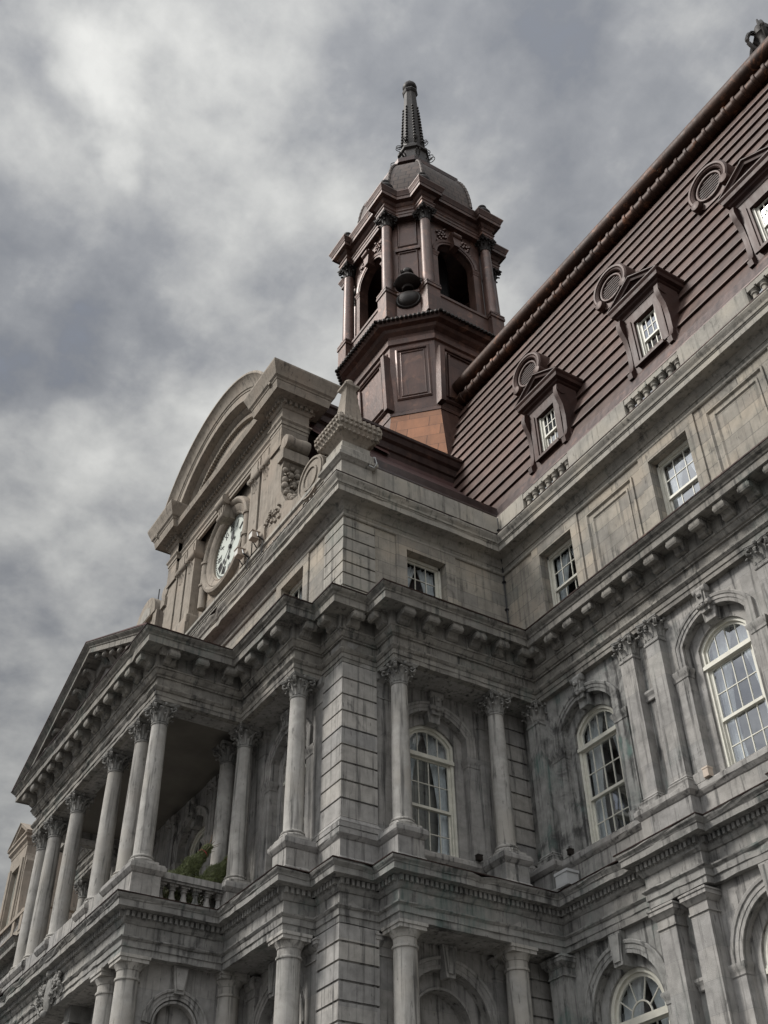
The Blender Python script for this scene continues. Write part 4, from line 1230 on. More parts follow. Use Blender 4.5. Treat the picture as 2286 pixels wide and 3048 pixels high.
obj('gable_end_block', g, 'warmash', cg)
# segmental pediment
Rg, ztop = 5.40, 33.78; zc = ztop - Rg; th = math.asin(4.98 / Rg)
arcp = [(HX + Rg * math.sin(th - 2 * th * i / 40), zc + Rg * math.cos(th - 2 * th * i / 40)) for i in range(41)]
PSG = [(-1.30, 1.2), (-1.30, .06), (-1.24, .0), (-1.20, -.04), (-1.16, -.04), (-1.12, -.12), (-1.04, -.18), (-1.02, -.20), (-.96, -.20), (-.94, -.46), (-.92, -.50), (-.60, -.50), (-.58, -.53), (-.52, -.54), (-.49, -.58), (-.40, -.60), (-.22, -.68), (-.10, -.78), (-.07, -.82), (.0, -.82), (.03, -.80), (.05, 1.2)]
obj('segmental_pediment', G().sweep(PSG, arcp, mp=lambda a, b, h: (a, .06 + h, b)), 'warm', cg, 40)
g = G()
n = 36; vs = [(HX, .10, 30.4)] + [(HX + 4.6 * math.sin(th - 2 * th * i / n), .10, zc + 4.6 * math.cos(th - 2 * th * i / n)) for i in range(n + 1)]
g.add(vs, [(0, i, i + 1) for i in range(1, n + 1)])
for rr in (4.0,):
    for i in range(56):
        t = th * .86 * (1 - 2 * i / 55); x, z = HX + rr * math.sin(t), zc + rr * math.cos(t)
        if z < 30.6: continue
        g.box(x - .05, x + .05, -.06, .10, z - .09, z + .09)
obj('pediment_panel', g, 'warm', cg)
# scroll buttresses with carved fruit, flanking the gable
for s_ in (1, -1):
    X = lambda v: HX + s_ * v
    pts = [(3.9, 22.9), (3.9, 28.2), (4.80, 28.2), (4.80, 27.62), (4.98, 27.5), (4.98, 27.1), (4.86, 26.9), (4.82, 26.4), (4.92, 25.8), (5.25, 25.2), (5.75, 24.85), (6.2, 24.75), (6.4, 24.9), (6.6, 22.9)]
    g = G().prism([(X(x), z) for x, z in pts], -.02, .75)
    bt = obj('scroll_buttress', g, 'warm', cg)
    g = G()
    g.lathe([(.10, -.08), (.30, -.06), (.32, .10), (.28, .30), (.28, .45), (.32, .68), (.30, .83), (.10, .85)], seg=18, mp=lambda x, y, z: (X(4.98) + x, z, 27.98 + y))
    g.box(min(X(4.7), X(5.10)), max(X(4.7), X(5.10)), -.12, .85, 27.18, 27.62)
    g.lathe([(.05, -.03), (.78, -.03), (.80, .0), (.80, .66), (.05, .68)], seg=28, mp=lambda x, y, z: (X(6.95) + x, z, 24.85 + y))
    for rr in (.66, .36):
        g.lathe([(rr, -.02), (rr + .01, -.075), (rr + .08, -.075), (rr + .09, -.02)], seg=28, mp=lambda x, y, z: (X(6.95) + x, z, 24.85 + y), cap=False)
    random.seed(3)
    for k in range(26):
        t = k / 25; z = 27.0 - 2.1 * t; x = 4.90 + .95 * max(0, t - .45) ** 1.4 * 2
        g.ball((X(x), .36 + .26 * math.sin(k * 2.4), z), .10 + .05 * random.random(), 8, (.8, 1, 1))
    for k in range(8):
        z = 26.9 - .25 * k
        leaf(g, Vector((X(4.86), .12 + .08 * (k % 6), z)), Vector((s_, 0, 0)), Vector((0, 1, 0)), Vector((0, 0, -1)), .42, .22, .22)
    for k in range(34):
        t = k / 33; g.ball((X(3.98 + .95 * t), .02 + .05 * math.sin(k * 2.1), 24.75 + (.85 - .55 * t) * abs(math.sin(k * 1.37))), .075 + .035 * random.random(), 7, (1, .7, 1))
    for k in range(9):
        leaf(g, Vector((X(4.0 + .1 * k), .06, 24.6 + .1 * (k % 3))), Vector((0, -1, 0)), Vector((1, 0, 0)), Vector((s_ * .3 * math.sin(k), 0, 1)).normalized(), .5, .2, .14)
    obj('carved_scroll', g, 'warm', bt, 45)
# roof behind the gable
g = G(); n = 30
ring0 = [(HX + 4.9 * math.sin(th - 2 * th * i / n), .6, zc + 5.2 * math.cos(th - 2 * th * i / n)) for i in range(n + 1)]
g.loft([ring0, [(x, 4.5, z - .4) for x, y, z in ring0]], closed=False, cap=False)
obj('gable_roof', g, 'copper_red', cg, 40)

# clock
DC = Vector((HX, .47, 27.1)); Rd = 1.27
g = G(); 
def disc(g, rr, y, seg=48, c=DC): g.add([(c.x, y, c.z)] + [(c.x + rr * math.cos(2 * math.pi * i / seg), y, c.z + rr * math.sin(2 * math.pi * i / seg)) for i in range(seg)], [(0, 1 + i, 1 + (i + 1) % seg) for i in range(seg)]); return g
# the gable wall is solid, so the clock sits in a moulded drum standing on its face
DF = .47
disc(g, Rd + .02, DF)
ck = obj('clock', g, 'dial', hall)
g = G()
mpc = lambda x, y, z: (DC.x + x, z, DC.z + y)
g.lathe([(Rd - .01, DF + .06), (Rd - .01, .38), (Rd + .04, .33), (Rd + .07, .35), (Rd + .09, .32), (Rd + .30, .24), (Rd + .34, .27), (Rd + .38, .18), (Rd + .47, .13), (Rd + .57, .16), (Rd + .62, .28), (Rd + .62, .42)], seg=56, mp=mpc, cap=False)
for s_ in (-1, 1):
    x0 = DC.x + s_ * (Rd + .47)
    g.tube([(x0, .28, 27.35), (x0, .28, 25.3)], .155, 14); g.lathe([(.15, -.05), (.20, -.02), (.20, .06), (.15, .09)], c=(x0, .28, 27.3), seg=16)
    g.lathe([(.15, -.05), (.20, -.02), (.20, .06), (.15, .09)], c=(x0, .28, 26.3), seg=16)
obj('clock_surround', g, 'warm', ck, 40)
g = G(); k0 = len(g.v)
g.prism([(DC.x - .22, 28.22), (DC.x + .22, 28.22), (DC.x + .28, 28.95), (DC.x - .28, 28.95)], .45, -.02)
g.lathe([(.10, -.36), (.22, -.34), (.22, .34), (.10, .36)], seg=16, mp=lambda x, y, z: (DC.x + z, .02 + x, 28.95 + y))
g.lathe([(.08, -.28), (.15, -.26), (.15, .26), (.08, .28)], seg=14, mp=lambda x, y, z: (DC.x + z, .04 + x, 28.28 + y))
for dx in (-.16, 0, .16): g.box(DC.x + dx - .04, DC.x + dx + .04, -.07, .1, 28.3, 28.9)
obj('clock_keystone', g, 'warm', ck, 40)
# numerals
def bar2(g, c0, c1, w, y):
    (x0, z0), (x1, z1) = c0, c1; L = math.hypot(x1 - x0, z1 - z0) or 1; nx, nz = -(z1 - z0) / L * w / 2, (x1 - x0) / L * w / 2
    g.prism([(x0 + nx, z0 + nz), (x1 + nx, z1 + nz), (x1 - nx, z1 - nz), (x0 - nx, z0 - nz)], y, y - .012)


g = G(); NUM = ['XII', 'I', 'II', 'III', 'IIII', 'V', 'VI', 'VII', 'VIII', 'IX', 'X', 'XI']
for h, s_ in enumerate(NUM):
    an = R_(30 * h); wid = {'I': .085, 'V': .17, 'X': .18}; tot = sum(wid[c_] for c_ in s_); u = -tot / 2
    def loc(x, z):
        return (DC.x + x * math.cos(an) + z * math.sin(an), DC.z - x * math.sin(an) + z * math.cos(an))
    for c_ in s_:
        w = wid[c_]; a0, a1, zi, zo = u, u + w, .76, 1.05; m_ = (a0 + a1) / 2
        if c_ == 'I': bar2(g, loc(m_, zi), loc(m_, zo), .034, DF - .004)
        elif c_ == 'V': bar2(g, loc(a0 + .03, zo), loc(m_, zi), .036, DF - .004); bar2(g, loc(a1 - .03, zo), loc(m_, zi), .03, DF - .0045)
        else: bar2(g, loc(a0 + .03, zo), loc(a1 - .03, zi), .036, DF - .004); bar2(g, loc(a1 - .03, zo), loc(a0 + .03, zi), .03, DF - .0045)
        u += w
for k in range(60):
    an = R_(6 * k); L = .05
    r0_, r1_ = (1.13, 1.20)
    bar2(g, (DC.x + r0_ * math.sin(an), DC.z + r0_ * math.cos(an)), (DC.x + r1_ * math.sin(an), DC.z + r1_ * math.cos(an)), .045 if k % 5 == 0 else .026, DF - .004)
obj('numerals', g, 'black', ck)


def hand(name, ang, L, tail, w, y, spade):
    g = G(); an = R_(ang); d_ = (math.sin(an), math.cos(an)); P = lambda t, o_=0: (DC.x + d_[0] * t + d_[1] * o_, DC.z + d_[1] * t - d_[0] * o_)
    bar2(g, P(-tail), P(L), w, y)
    for t, r_2 in ((-tail, .085), (spade, .10)):
        c_ = P(t); g.prism([(c_[0] + r_2 * math.cos(2 * math.pi * i / 14), c_[1] + r_2 * math.sin(2 * math.pi * i / 14)) for i in range(14)], y - .001, y - .016)
    g.prism([P(L * .80, -.07), P(L * .80, .07), P(L + .10, 0)], y - .002, y - .014)
    obj(name, g, 'black', ck)


hand('clock_hand', 16, .62, .42, .05, DF - .03, .40); hand('clock_hand', 223, .98, .36, .04, DF - .05, .60)
obj('hand_boss', G().lathe([(.08, 0), (.08, .06)], seg=14, mp=lambda x, y, z: (DC.x + x, DF - .02 - z, DC.z + y)), 'black', ck)

# ---- copper roofs
SL = 3.4
def ry(z): return 5.90 + (z - 24.6) / SL
ZR1 = 36.35
g = G(); nb = 15; xs0, xs1 = -4.9, 34
prof = []
zbot = 24.9
pts = [(ry(24.2) - .0, 24.2), (ry(24.95) - .02, 24.95)]
for k in range(nb):
    z0 = 25.0 + (ZR1 - 25.0) * k / nb; z1 = 25.0 + (ZR1 - 25.0) * (k + 1) / nb
    pts += [(ry(z0) - .105, z0), (ry(z0) - .10, z0 + .035), (ry(z1) - .012, z1)]
vs = []; m_ = len(pts)
for x in (None, 34):
    for y, z in pts:
        xx = max(-7.2, -.25 - (z - 24.6) * .86) if x is None else x
        vs.append((xx, y, z))
g.add(vs, [(k, k + 1, m_ + k + 1, m_ + k) for k in range(m_ - 1)])
g.add([(-8, 9.4, ZR1), (34, 9.4, ZR1), (34, 14, 38.5), (-8, 14, 38.5)], [(0, 1, 2, 3)])
mr = obj('mansard_roof', g, 'copper', hall)
# eaves gutter strip and flashing along the parapet
obj('eaves_flashing', G().sweep([(-.05, 24.28), (-.02, 24.285), (-.03, 24.36), (-.22, 24.62), (-.30, 25.0), (-.4, 25.0)], [(-.10, 1.0), (-.10, D + .04), (34, D + .04)]), 'copper_dark', mr)
# beaded rope and roll along the top
yb, zb = 9.20, 36.62
g = G(); g.tube([(-7.3, yb, zb), (34, yb, zb)], .25, 14)
for k in range(90):
    x = -7.1 + k * .46
    if x > 20: break
    g.lathe([(.25, -.08), (.295, -.06), (.305, 0), (.295, .06), (.25, .08)], seg=14, mp=lambda a, b, c: (x + c, yb + a, zb + b))
obj('beaded_rope_moulding', g, 'copper_roll', mr, 50)
RP = [(9.5, 36.2), (9.40, 36.86), (9.38, 36.98), (9.24, 37.0), (9.24, 37.08)]
cyr, czr, rr = 9.20, 37.44, .37
RP += [(cyr + rr * math.cos(t), czr + rr * math.sin(t)) for t in [R_(-105 - 195 * i / 16) for i in range(17)]] + [(10.4, 38.2)]
g = G(); g.loft([[(x, y, z) for y, z in RP] for x in (-7.3, 34)], closed=False, cap=False)
obj('ridge_roll', g, 'copper_roll', mr, 40)
# finial standing on the ridge far right
g = G(); fx, fy, fz = 11.75, 10.1, 38.6
g.lathe([(.5, 0), (.55, .2), (.35, .35), (.3, 1.0), (.42, 1.15), (.28, 1.3), (.32, 1.6), (.24, 1.85), (.08, 2.0), (.03, 2.5)], c=(fx, fy, fz), seg=16)
for k in range(6):
    an = k * math.pi / 3; d_ = Vector((math.cos(an), math.sin(an), 0))
    pts_ = [Vector((fx, fy, fz)) + d_ * (.35 + .35 * math.sin(t * 2.6)) + Vector((0, 0, .1 + 1.3 * t)) for t in [i / 8 for i in range(9)]]
    g.tube([tuple(v) for v in pts_], .08, 6); volute(g, Vector((fx, fy, fz + 1.45)) + d_ * .38, d_, .14, .06)
obj('ridge_finial', g, 'bronze', mr, 45)
# pavilion roof: slope facing the side, and its top moulding
g = G()
g.add([(-.32, .9, 24.6), (-.32, 6.0, 24.6), (-4.55, 8.0, 29.75), (-4.55, .9, 29.75)], [(0, 1, 2, 3)])
g.add([(-4.55, .9, 29.75), (-4.55, 8.0, 29.75), (-4.9, 9, 31.2), (-4.9, .9, 31.2)], [(0, 1, 2, 3)])
g.add([(-4.7, .9, 31.0), (-4.7, 9, 31.0), (mir(-4.7), 9, 31.0), (mir(-4.7), .9, 31.0)], [(0, 1, 2, 3)])
g.add([(mir(-.32), .9, 24.6), (mir(-.32), 6.0, 24.6), (mir(-4.55), 8.0, 29.75), (mir(-4.55), .9, 29.75)], [(0, 1, 2, 3)])
pr_ = obj('pavilion_roof', g, 'copper_red', hall)
g = G().sweep([(-.3, 29.6), (.0, 29.62), (.04, 29.9), (.14, 30.0), (.16, 30.25), (.22, 30.3), (.24, 30.6), (.34, 30.7), (.38, 30.95), (.44, 31.0), (.44, 31.12), (-.3, 31.25)], [(-4.75, .9), (-4.75, 8.4)])
obj('roof_cornice', g, 'copper_dark', pr_)


# dormers
def dormer(xc):
    yd = 6.0
    g = G()
    back = lambda z: ry(z) + .1
    # body cheeks and front frame
    for s_ in (-1, 1):
        x0, x1 = sorted((xc + s_ * .42, xc + s_ * .76))
        g.box(x0, x1, yd, yd + .9, 25.2, 27.62)
        g.box(min(xc + s_ * .50, xc + s_ * .70), max(xc + s_ * .50, xc + s_ * .70), yd - .04, yd, 25.5, 27.3)
    g.box(xc - .42, xc + .42, yd, yd + .9, 27.2, 27.62); g.box(xc - .42, xc + .42, yd, yd + .9, 25.2, 25.42)
    g.box(xc - .55, xc + .55, yd - .14, yd, 25.36, 25.46)
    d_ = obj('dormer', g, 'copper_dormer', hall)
    # pediment
    g = G()
    PD = [(-.1, 27.58), (.02, 27.60), (.04, 27.68), (.12, 27.74), (.14, 27.80), (.24, 27.84), (.26, 27.96), (.31, 28.04), (.31, 28.08), (-.1, 28.10)]
    g.sweep(PD, [(xc - .76, yd + 1.0), (xc - .76, yd), (xc + .76, yd), (xc + .76, yd + 1.0)])
    hw, zt_, za_ = 1.07, 28.08, 28.70
    RKD = [(-.24, .15), (-.24, .0), (-.22, -.06), (-.14, -.12), (-.13, -.22), (-.06, -.24), (-.02, -.31), (.01, -.31), (.03, 1.0)]
    g.sweep(RKD, [(xc + hw, zt_), (xc, za_), (xc - hw, zt_)], mp=lambda a, b, h: (a, yd + h, b))
    g.add([(xc - hw + .2, yd + .06, zt_), (xc + hw - .2, yd + .06, zt_), (xc, yd + .06, za_ - .15)], [(0, 1, 2)])
    g.add([(xc - hw, yd - .31, zt_ + .02), (xc, yd - .31, za_ + .03), (xc + hw, yd - .31, zt_ + .02), (xc - hw, yd + 1.3, zt_ + .02), (xc, yd + 1.5, za_ + .03), (xc + hw, yd + 1.3, zt_ + .02)], [(0, 1, 4, 3), (1, 2, 5, 4)])
    obj('dormer_pediment', g, 'copper_dormer', d_)
    # scrolled side consoles
    for s_ in (-1, 1):
        g = G()
        prof_ = [(yd + .6, 25.05), (yd - .18, 25.05), (yd - .20, 25.25), (yd - .10, 25.40), (yd - .04, 25.65), (yd - .02, 26.2), (yd - .06, 26.7), (yd - .18, 27.0), (yd - .24, 27.25), (yd - .20, 27.5), (yd - .08, 27.6), (yd + .6, 27.6)]
        xa, xb_ = sorted((xc + s_ * .74, xc + s_ * .90))
        k0 = len(g.v); n = len(prof_)
        g.add([(xa, y, z) for y, z in prof_] + [(xb_, y, z) for y, z in prof_], [tuple(range(n)), tuple(range(2 * n - 1, n - 1, -1))] + [(i, (i + 1) % n, n + (i + 1) % n, n + i) for i in range(n)])
        xo = xc + s_ * .90
        g.lathe([(.15, -.02), (.15, .02)], seg=14, mp=lambda a, b, c: (xo + c, yd - .05 + a, 27.3 + b))
        # flared foot spreading sideways
        g.prism([(xc + s_ * .80, 25.0), (xc + s_ * 1.08, 25.0), (xc + s_ * 1.08, 25.12), (xc + s_ * .98, 25.25), (xc + s_ * .92, 25.7), (xc + s_ * .80, 25.9)], yd + .05, yd + .5)
        obj('dormer_bracket', g, 'copper_dormer', d_, 30)
    win, gg = sash_window(WMAP(yd), xc, .42, 25.45, 27.2, 3, [(25.46, 26.35, 2, .05), (26.30, 27.18, 2, 0)], .12, 'dormer_window', d_, mun=.03, stile=.06)
    obj('glass', gg, 'glass', win); room_box(WMAP(yd), xc, .45, 25.4, 27.3, .30, 1.0, win)


for x in DORM: dormer(x)


def oculus(xc, zc_=32.0):
    yf = ry(zc_) - .36
    mpo = lambda x, y, z: (xc + x, z, zc_ + y)
    g = G()
    prof_ = [(-.56, -.56), (-.40, -.70), (.40, -.70), (.56, -.56), (.62, 0), (.52, .46), (0, .70), (-.52, .46), (-.62, 0)]
    g.prism([(xc + x, zc_ + z) for x, z in prof_], yf + .02, ry(zc_ - .8) + .3)
    ob_ = obj('oculus_vent', g, 'copper_orn', hall)
    g = G()
    g.lathe([(.44, .12), (.44, -.03), (.47, -.06), (.52, -.06), (.55, -.02), (.58, .05)], seg=28, mp=lambda x, y, z: (xc + x, yf + z, zc_ + y), cap=False)
    # C-scroll hood over the top
    pr2 = [(.58, .35), (.58, -.08), (.62, -.12), (.67, -.10), (.71, -.14), (.78, -.14), (.83, -.09), (.85, .42)]
    rings = []
    for i in range(25):
        t = R_(-28 + 236 * i / 24)
        rings.append([(xc + rr_ * math.cos(t), yf + dd, zc_ + rr_ * math.sin(t) * 1.0 + .04) for rr_, dd in pr2])
    g.loft(rings, closed=False, cap=False)
    g.f += [tuple(len(g.v) - len(pr2) + i for i in range(len(pr2))), tuple(len(g.v) - 25 * len(pr2) + i for i in range(len(pr2)))]
    for t in (-34, 214):
        x, z = xc + .72 * math.cos(R_(t)), zc_ + .72 * math.sin(R_(t))
        g.lathe([(.05, -.18), (.16, -.16), (.18, -.1), (.18, .45)], seg=16, mp=lambda a, b, c: (x + a, yf + c, z + b))
    obj('vent_hood', g, 'copper_orn', ob_, 35)
    g = G()
    for k in range(8):
        z = -.36 + .72 * k / 7; w = math.sqrt(max(0.01, .44 ** 2 - z * z))
        g.box(xc - w, xc + w, yf - .005, yf + .012, zc_ + z - .014, zc_ + z + .014)
    obj('louver', g, 'copper_orn', ob_)
    g = G(); g.add([(xc, yf + .016, zc_)] + [(xc + .45 * math.cos(2 * math.pi * i / 24), yf + .016, zc_ + .45 * math.sin(2 * math.pi * i / 24)) for i in range(24)], [(0, 1 + i, 1 + (i + 1) % 24) for i in range(24)])
    obj('vent_opening', g, 'dark', ob_)


for x in (-.02, 4.62, 9.26): oculus(x)

# ---- bell tower
TX, TY = HX, 9.56


def octv(w, h): return [(-w, -h), (w, -h), (h, -w), (h, w), (w, h), (-w, h), (-h, w), (-h, -w)]
def octr(w, h, z): return [(TX + x, TY + y, z) for x, y in octv(w, h)]


g = G()
g.loft([octr(1.62, 3.95, 27.5), octr(1.40, 2.93, 35.70)])
g.loft([octr(1.42, 2.97, 35.7), octr(1.42, 2.97, 35.85), octr(1.40, 2.90, 35.95), octr(1.62, 3.06, 39.85), octr(1.66, 3.16, 39.9), octr(1.66, 3.18, 40.2), octr(1.63, 3.10, 40.25), octr(1.63, 3.10, 40.5), octr(1.66, 3.3, 40.62), octr(1.67, 3.40, 40.75), octr(1.71, 3.66, 40.8), octr(1.73, 3.83, 41.05), octr(1.73, 3.83, 41.15), octr(1.60, 3.2, 41.22),
        octr(1.60, 3.2, 41.3), octr(1.60, 3.14, 42.4), octr(1.68, 3.22, 42.45), octr(1.68, 3.22, 42.6), octr(1.6, 3.0, 42.65)])
tw = obj('bell_tower', g, 'copper_tower', hall)
# bead row under the ledge
g = G(); oc = octv(1.74, 3.87)
for i in range(8):
    (x0, y0_), (x1, y1_) = oc[i], oc[(i + 1) % 8]; L = math.hypot(x1 - x0, y1_ - y0_); n = int(L / .2)
    for k in range(n + 1): g.ball((TX + x0 + (x1 - x0) * k / n, TY + y0_ + (y1_ - y0_) * k / n, 40.98), .105, 6)
obj('bead_moulding', g, 'bronze', tw, 50)


def face_frame(A, B, z0, z1, s):
    """coordinate map of a battered face between plan points A,B (left to right) : (u,d,z)"""
    dx, dy = B[0] - A[0], B[1] - A[1]; L = math.hypot(dx, dy); tx, ty = dx / L, dy / L; nx, ny = ty, -tx
    return L, lambda u, d, z: (TX + A[0] + tx * (u + L / 2) + nx * (-d + s * (z - z0)), TY + A[1] + ty * (u + L / 2) + ny * (-d + s * (z - z0)), z)


def panel_frame(g, mp, u0, u1, z0, z1, w=.09, d=.05):
    PT = [(u1, z0), (u1, z1), (u0, z1), (u0, z0)]
    g.sweep([(0, .02), (0, -d), (w * .4, -d * 1.2), (w, -d * .4), (w, .02)], [(u0, z0), (u1, z0), (u1, z1), (u0, z1)][::1], closed=True, mp=lambda a, b, h: mp(a, h, b))


g = G()
o1, o2 = octv(1.40, 2.90), octv(1.62, 3.06)
for i in (0, 1, 2, 7):
    A, B = o1[i], o1[(i + 1) % 8]
    nA = ((o2[i][0] + o2[(i + 1) % 8][0]) / 2 - (A[0] + B[0]) / 2, (o2[i][1] + o2[(i + 1) % 8][1]) / 2 - (A[1] + B[1]) / 2)
    s = math.hypot(*nA) / 3.9
    L, mp_ = face_frame(A, B, 35.95, 39.85, s)
    if i in (1, 7):
        panel_frame(g, mp_, -.66, .66, 36.7, 39.5, .12, .06); panel_frame(g, mp_, -.5, .5, 36.85, 39.35, .07, .035)
    else:
        for u0, u1 in ((-1.3, 1.3),):
            panel_frame(g, mp_, u0, u1, 36.4, 39.45, .14, .10); panel_frame(g, mp_, u0 + .3, u1 - .3, 36.7, 39.3, .08, .07)
        for sg in (-1, 1):
            g.box(sg * 1.42 - .12, sg * 1.42 + .12, -.32, .05, 36.0, 39.3, mp_)
            g.box(sg * .9 - .05, sg * .9 + .05, -.10, .05, 36.6, 39.2, mp_)
obj('tower_panel', g, 'copper_tower', tw)
# bright copper on the chamfer skirts
g = G(); k1, k2 = octv(1.62, 3.95), octv(1.40, 2.93)
for i in (1, 7):
    A, B, C_, D_ = k1[i], k1[(i + 1) % 8], k2[(i + 1) % 8], k2[i]
    nx, ny = (1 if i == 1 else -1) * .012, -.012
    g.add([(TX + A[0] + nx, TY + A[1] + ny, 27.5), (TX + B[0] + nx, TY + B[1] + ny, 27.5), (TX + C_[0] + nx, TY + C_[1] + ny, 35.68), (TX + D_[0] + nx, TY + D_[1] + ny, 35.68)], [(0, 1, 2, 3)])
obj('skirt_panel', g, 'copper_new', tw)
# belfry stage
bo = octv(1.60, 2.95)
ZB0, ZB1 = 42.5, 49.4
g = G(); gd = G()
for i in range(8):
    A, B = bo[i], bo[(i + 1) % 8]
    L, mp_ = face_frame(A, B, 0, 1, 0)
    if i % 2 == 0:
        Ap = arc_path(0, 1.06, 46.75, 1.06, 46.75, 42.6)
        wall_hole(g, mp_, -L / 2, L / 2, ZB0, ZB1, Ap); reveal(g, mp_, Ap, 0, .42)
        g.sweep([(0, .1), (0, -.06), (.12, -.06), (.12, -.09), (.26, -.11), (.28, .1)], arc_path(0, 1.06, 46.75, 1.06, 46.75, 46.5)[1:-1], mp=lambda a, b, h: mp_(a, h, b))
        for s_ in (-1, 1):
            g.box(s_ * 1.21 - .145, s_ * 1.21 + .145, -.07, -.002, 42.6, 46.35, mp_); impost(g, mp_, s_ * 1.21 - .145, s_ * 1.21 + .145, 46.62, -.07, .28)
        g.prism([(-.16, 47.55), (.16, 47.55), (.28, 48.5), (-.28, 48.5)], .1, -.34, mp_)
        g.lathe([(.1, -.26), (.17, -.24), (.17, .24), (.1, .26)], seg=12, mp=lambda x, y, z: mp_(z, -.30 + x, 48.35 + y))
        for s_ in (-1, 1):
            for k in range(16):
                u = s_ * (.45 + .075 * (k % 8)); zz_ = 48.0 + .17 * (k // 8) * 3 + .2 * math.sin(k * 1.7) + (.25 if k % 8 < 3 else -.15)
                if u * u + (zz_ - 46.75) ** 2 < 1.30 ** 2: continue
                g.ball(mp_(u, -.03, zz_), .09, 6)
    else:
        g.add([mp_(-L / 2, 0, ZB0), mp_(L / 2, 0, ZB0), mp_(L / 2, 0, ZB1), mp_(-L / 2, 0, ZB1)], [(0, 1, 2, 3)])
        panel_frame(g, mp_, -.42, .42, 47.2, 49.1, .09, .05); panel_frame(g, mp_, -.42, .42, 43.9, 46.6, .09, .05)
        g.box(-.62, .62, -.10, .02, 46.72, 46.95, mp_)
        pass
obj('belfry_wall', g, 'copper_tower', tw, 35)
g = G(); g.loft([octr(.7, 1.3, 42.6), octr(.7, 1.3, 49.3)]); obj('belfry_shade_block', g, 'dark', tw)  # added black block, stands in for the shade inside the belfry arches
# column plinths
cp = octv(1.83, 3.20)
TSH = mesh_of(col_shaft(.295, .255, 43.2, 48.4), 'tower_column', 35); TSH.materials.append(M['copper_tower'])
TCP = mesh_of(corinthian(.255, .76), 'capital', 40); TCP.materials.append(M['bronze'])


def ressaut(h, hb, cc, o_):
    """plan that breaks forward in a square block under or over every column"""
    c0 = [(1.83 - hb, -h), (1.83 - hb, -3.20 - hb), (1.83 + hb, -3.20 - hb), (1.83 + hb, 1.83 + hb - cc), (cc - 1.83 - hb, -1.83 - hb), (3.20 + hb, -1.83 - hb), (3.20 + hb, -1.83 + hb), (h, -1.83 + hb)]
    out = []
    for k in range(4):
        for x, y in c0:
            for _ in range(k): x, y = -y, x
            out.append((TX + x, TY + y))
    return out


obj('column_plinth', G().sweep([(-.3, 41.18), (.0, 41.18), (.0, 42.9), (.05, 42.93), (.05, 43.08), (.02, 43.12), (-.5, 43.18)], ressaut(3.24, .36, 5.16, 0), closed=True), 'copper_tower', tw)
for i, (x, y) in enumerate(cp):
    c_ = link('tower_column', TSH, tw, (TX + x, TY + y, 43.15)); link('capital', TCP, c_, (TX + x, TY + y, 48.40))
# entablature breaking forward over every column
path = ressaut(3.24, .34, 5.02, 0)
PT_ = [(-.3, 49.14), (0, 49.14), (0, 49.34), (.03, 49.36), (.03, 49.52), (.08, 49.58), (.08, 49.62), (0, 49.64), (0, 49.98), (.04, 50.0), (.08, 50.06), (.13, 50.14), (.13, 50.22), (.30, 50.25), (.30, 50.21), (.33, 50.21), (.33, 50.42), (.36, 50.45), (.38, 50.52), (.44, 50.68), (.46, 50.72), (.46, 50.80), (-.5, 50.95)]
obj('tower_cornice', G().sweep(PT_, path, closed=True), 'copper_tower', tw)
g = G(); g.loft([octr(1.70, 3.22, 49.2), octr(1.70, 3.22, 50.90), octr(1.58, 2.90, 50.95), octr(1.56, 2.86, 51.6), octr(1.60, 2.95, 51.68), octr(1.60, 2.95, 51.8), octr(1.5, 2.8, 51.9)]); obj('dome_drum', g, 'copper_tower', tw)
# dome
g = G(); rg = [octr(1.50, 2.78, 51.8), octr(1.50, 2.78, 51.95), octr(1.52, 2.82, 52.0)]
for k in range(11):
    t = k / 10; an = R_(6 + 64 * t)
    rg.append(octr(1.16 + .36 * math.cos(an), 1.50 + 1.34 * math.cos(an) ** .75, 52.05 + 3.5 * math.sin(an) / math.sin(R_(70))))
g.loft(rg)
obj('dome', g, 'copper_dome', tw)
g = G(); g.loft([octr(1.22, 1.78, 55.5), octr(1.25, 1.82, 55.62), octr(1.30, 1.88, 55.7), octr(1.42, 2.06, 55.78), octr(1.43, 2.08, 56.1), octr(1.18, 1.6, 56.2), octr(1.15, 1.5, 56.3), octr(1.05, 1.4, 57.0), octr(.9, 1.2, 57.4)])
obj('dome_cornice', g, 'copper_dark', tw)
# ribs on the dome
g = G()
for i in range(8):
    pts_ = [Vector(r[i]) + Vector((0, 0, .03)) for r in rg[3:]]
    g.tube([tuple(v) for v in pts_], .085, 6)
    for v in pts_[::1]: g.ball(tuple(v), .11, 6)
obj('dome_rib', g, 'copper_dome', tw, 50)
# urns on the cornice
ug = G().lathe([(.30, 0), (.32, .12), (.15, .2), (.18, .26), (.40, .45), (.44, .62), (.36, .80), (.15, .92), (.13, 1.0), (.22, 1.08), (.24, 1.2), (.12, 1.34), (.05, 1.42)], seg=16)
URN = mesh_of(ug, 'urn_finial', 50); URN.materials.append(M['bronze'])
for x, y in octv(1.90, 3.27):
    link('urn_finial', URN, tw, (TX + x, TY + y, 50.98))
    obj('urn_base', G().box(TX + x - .30, TX + x + .30, TY + y - .30, TY + y + .30, 50.84, 50.99), 'copper_tower', tw)
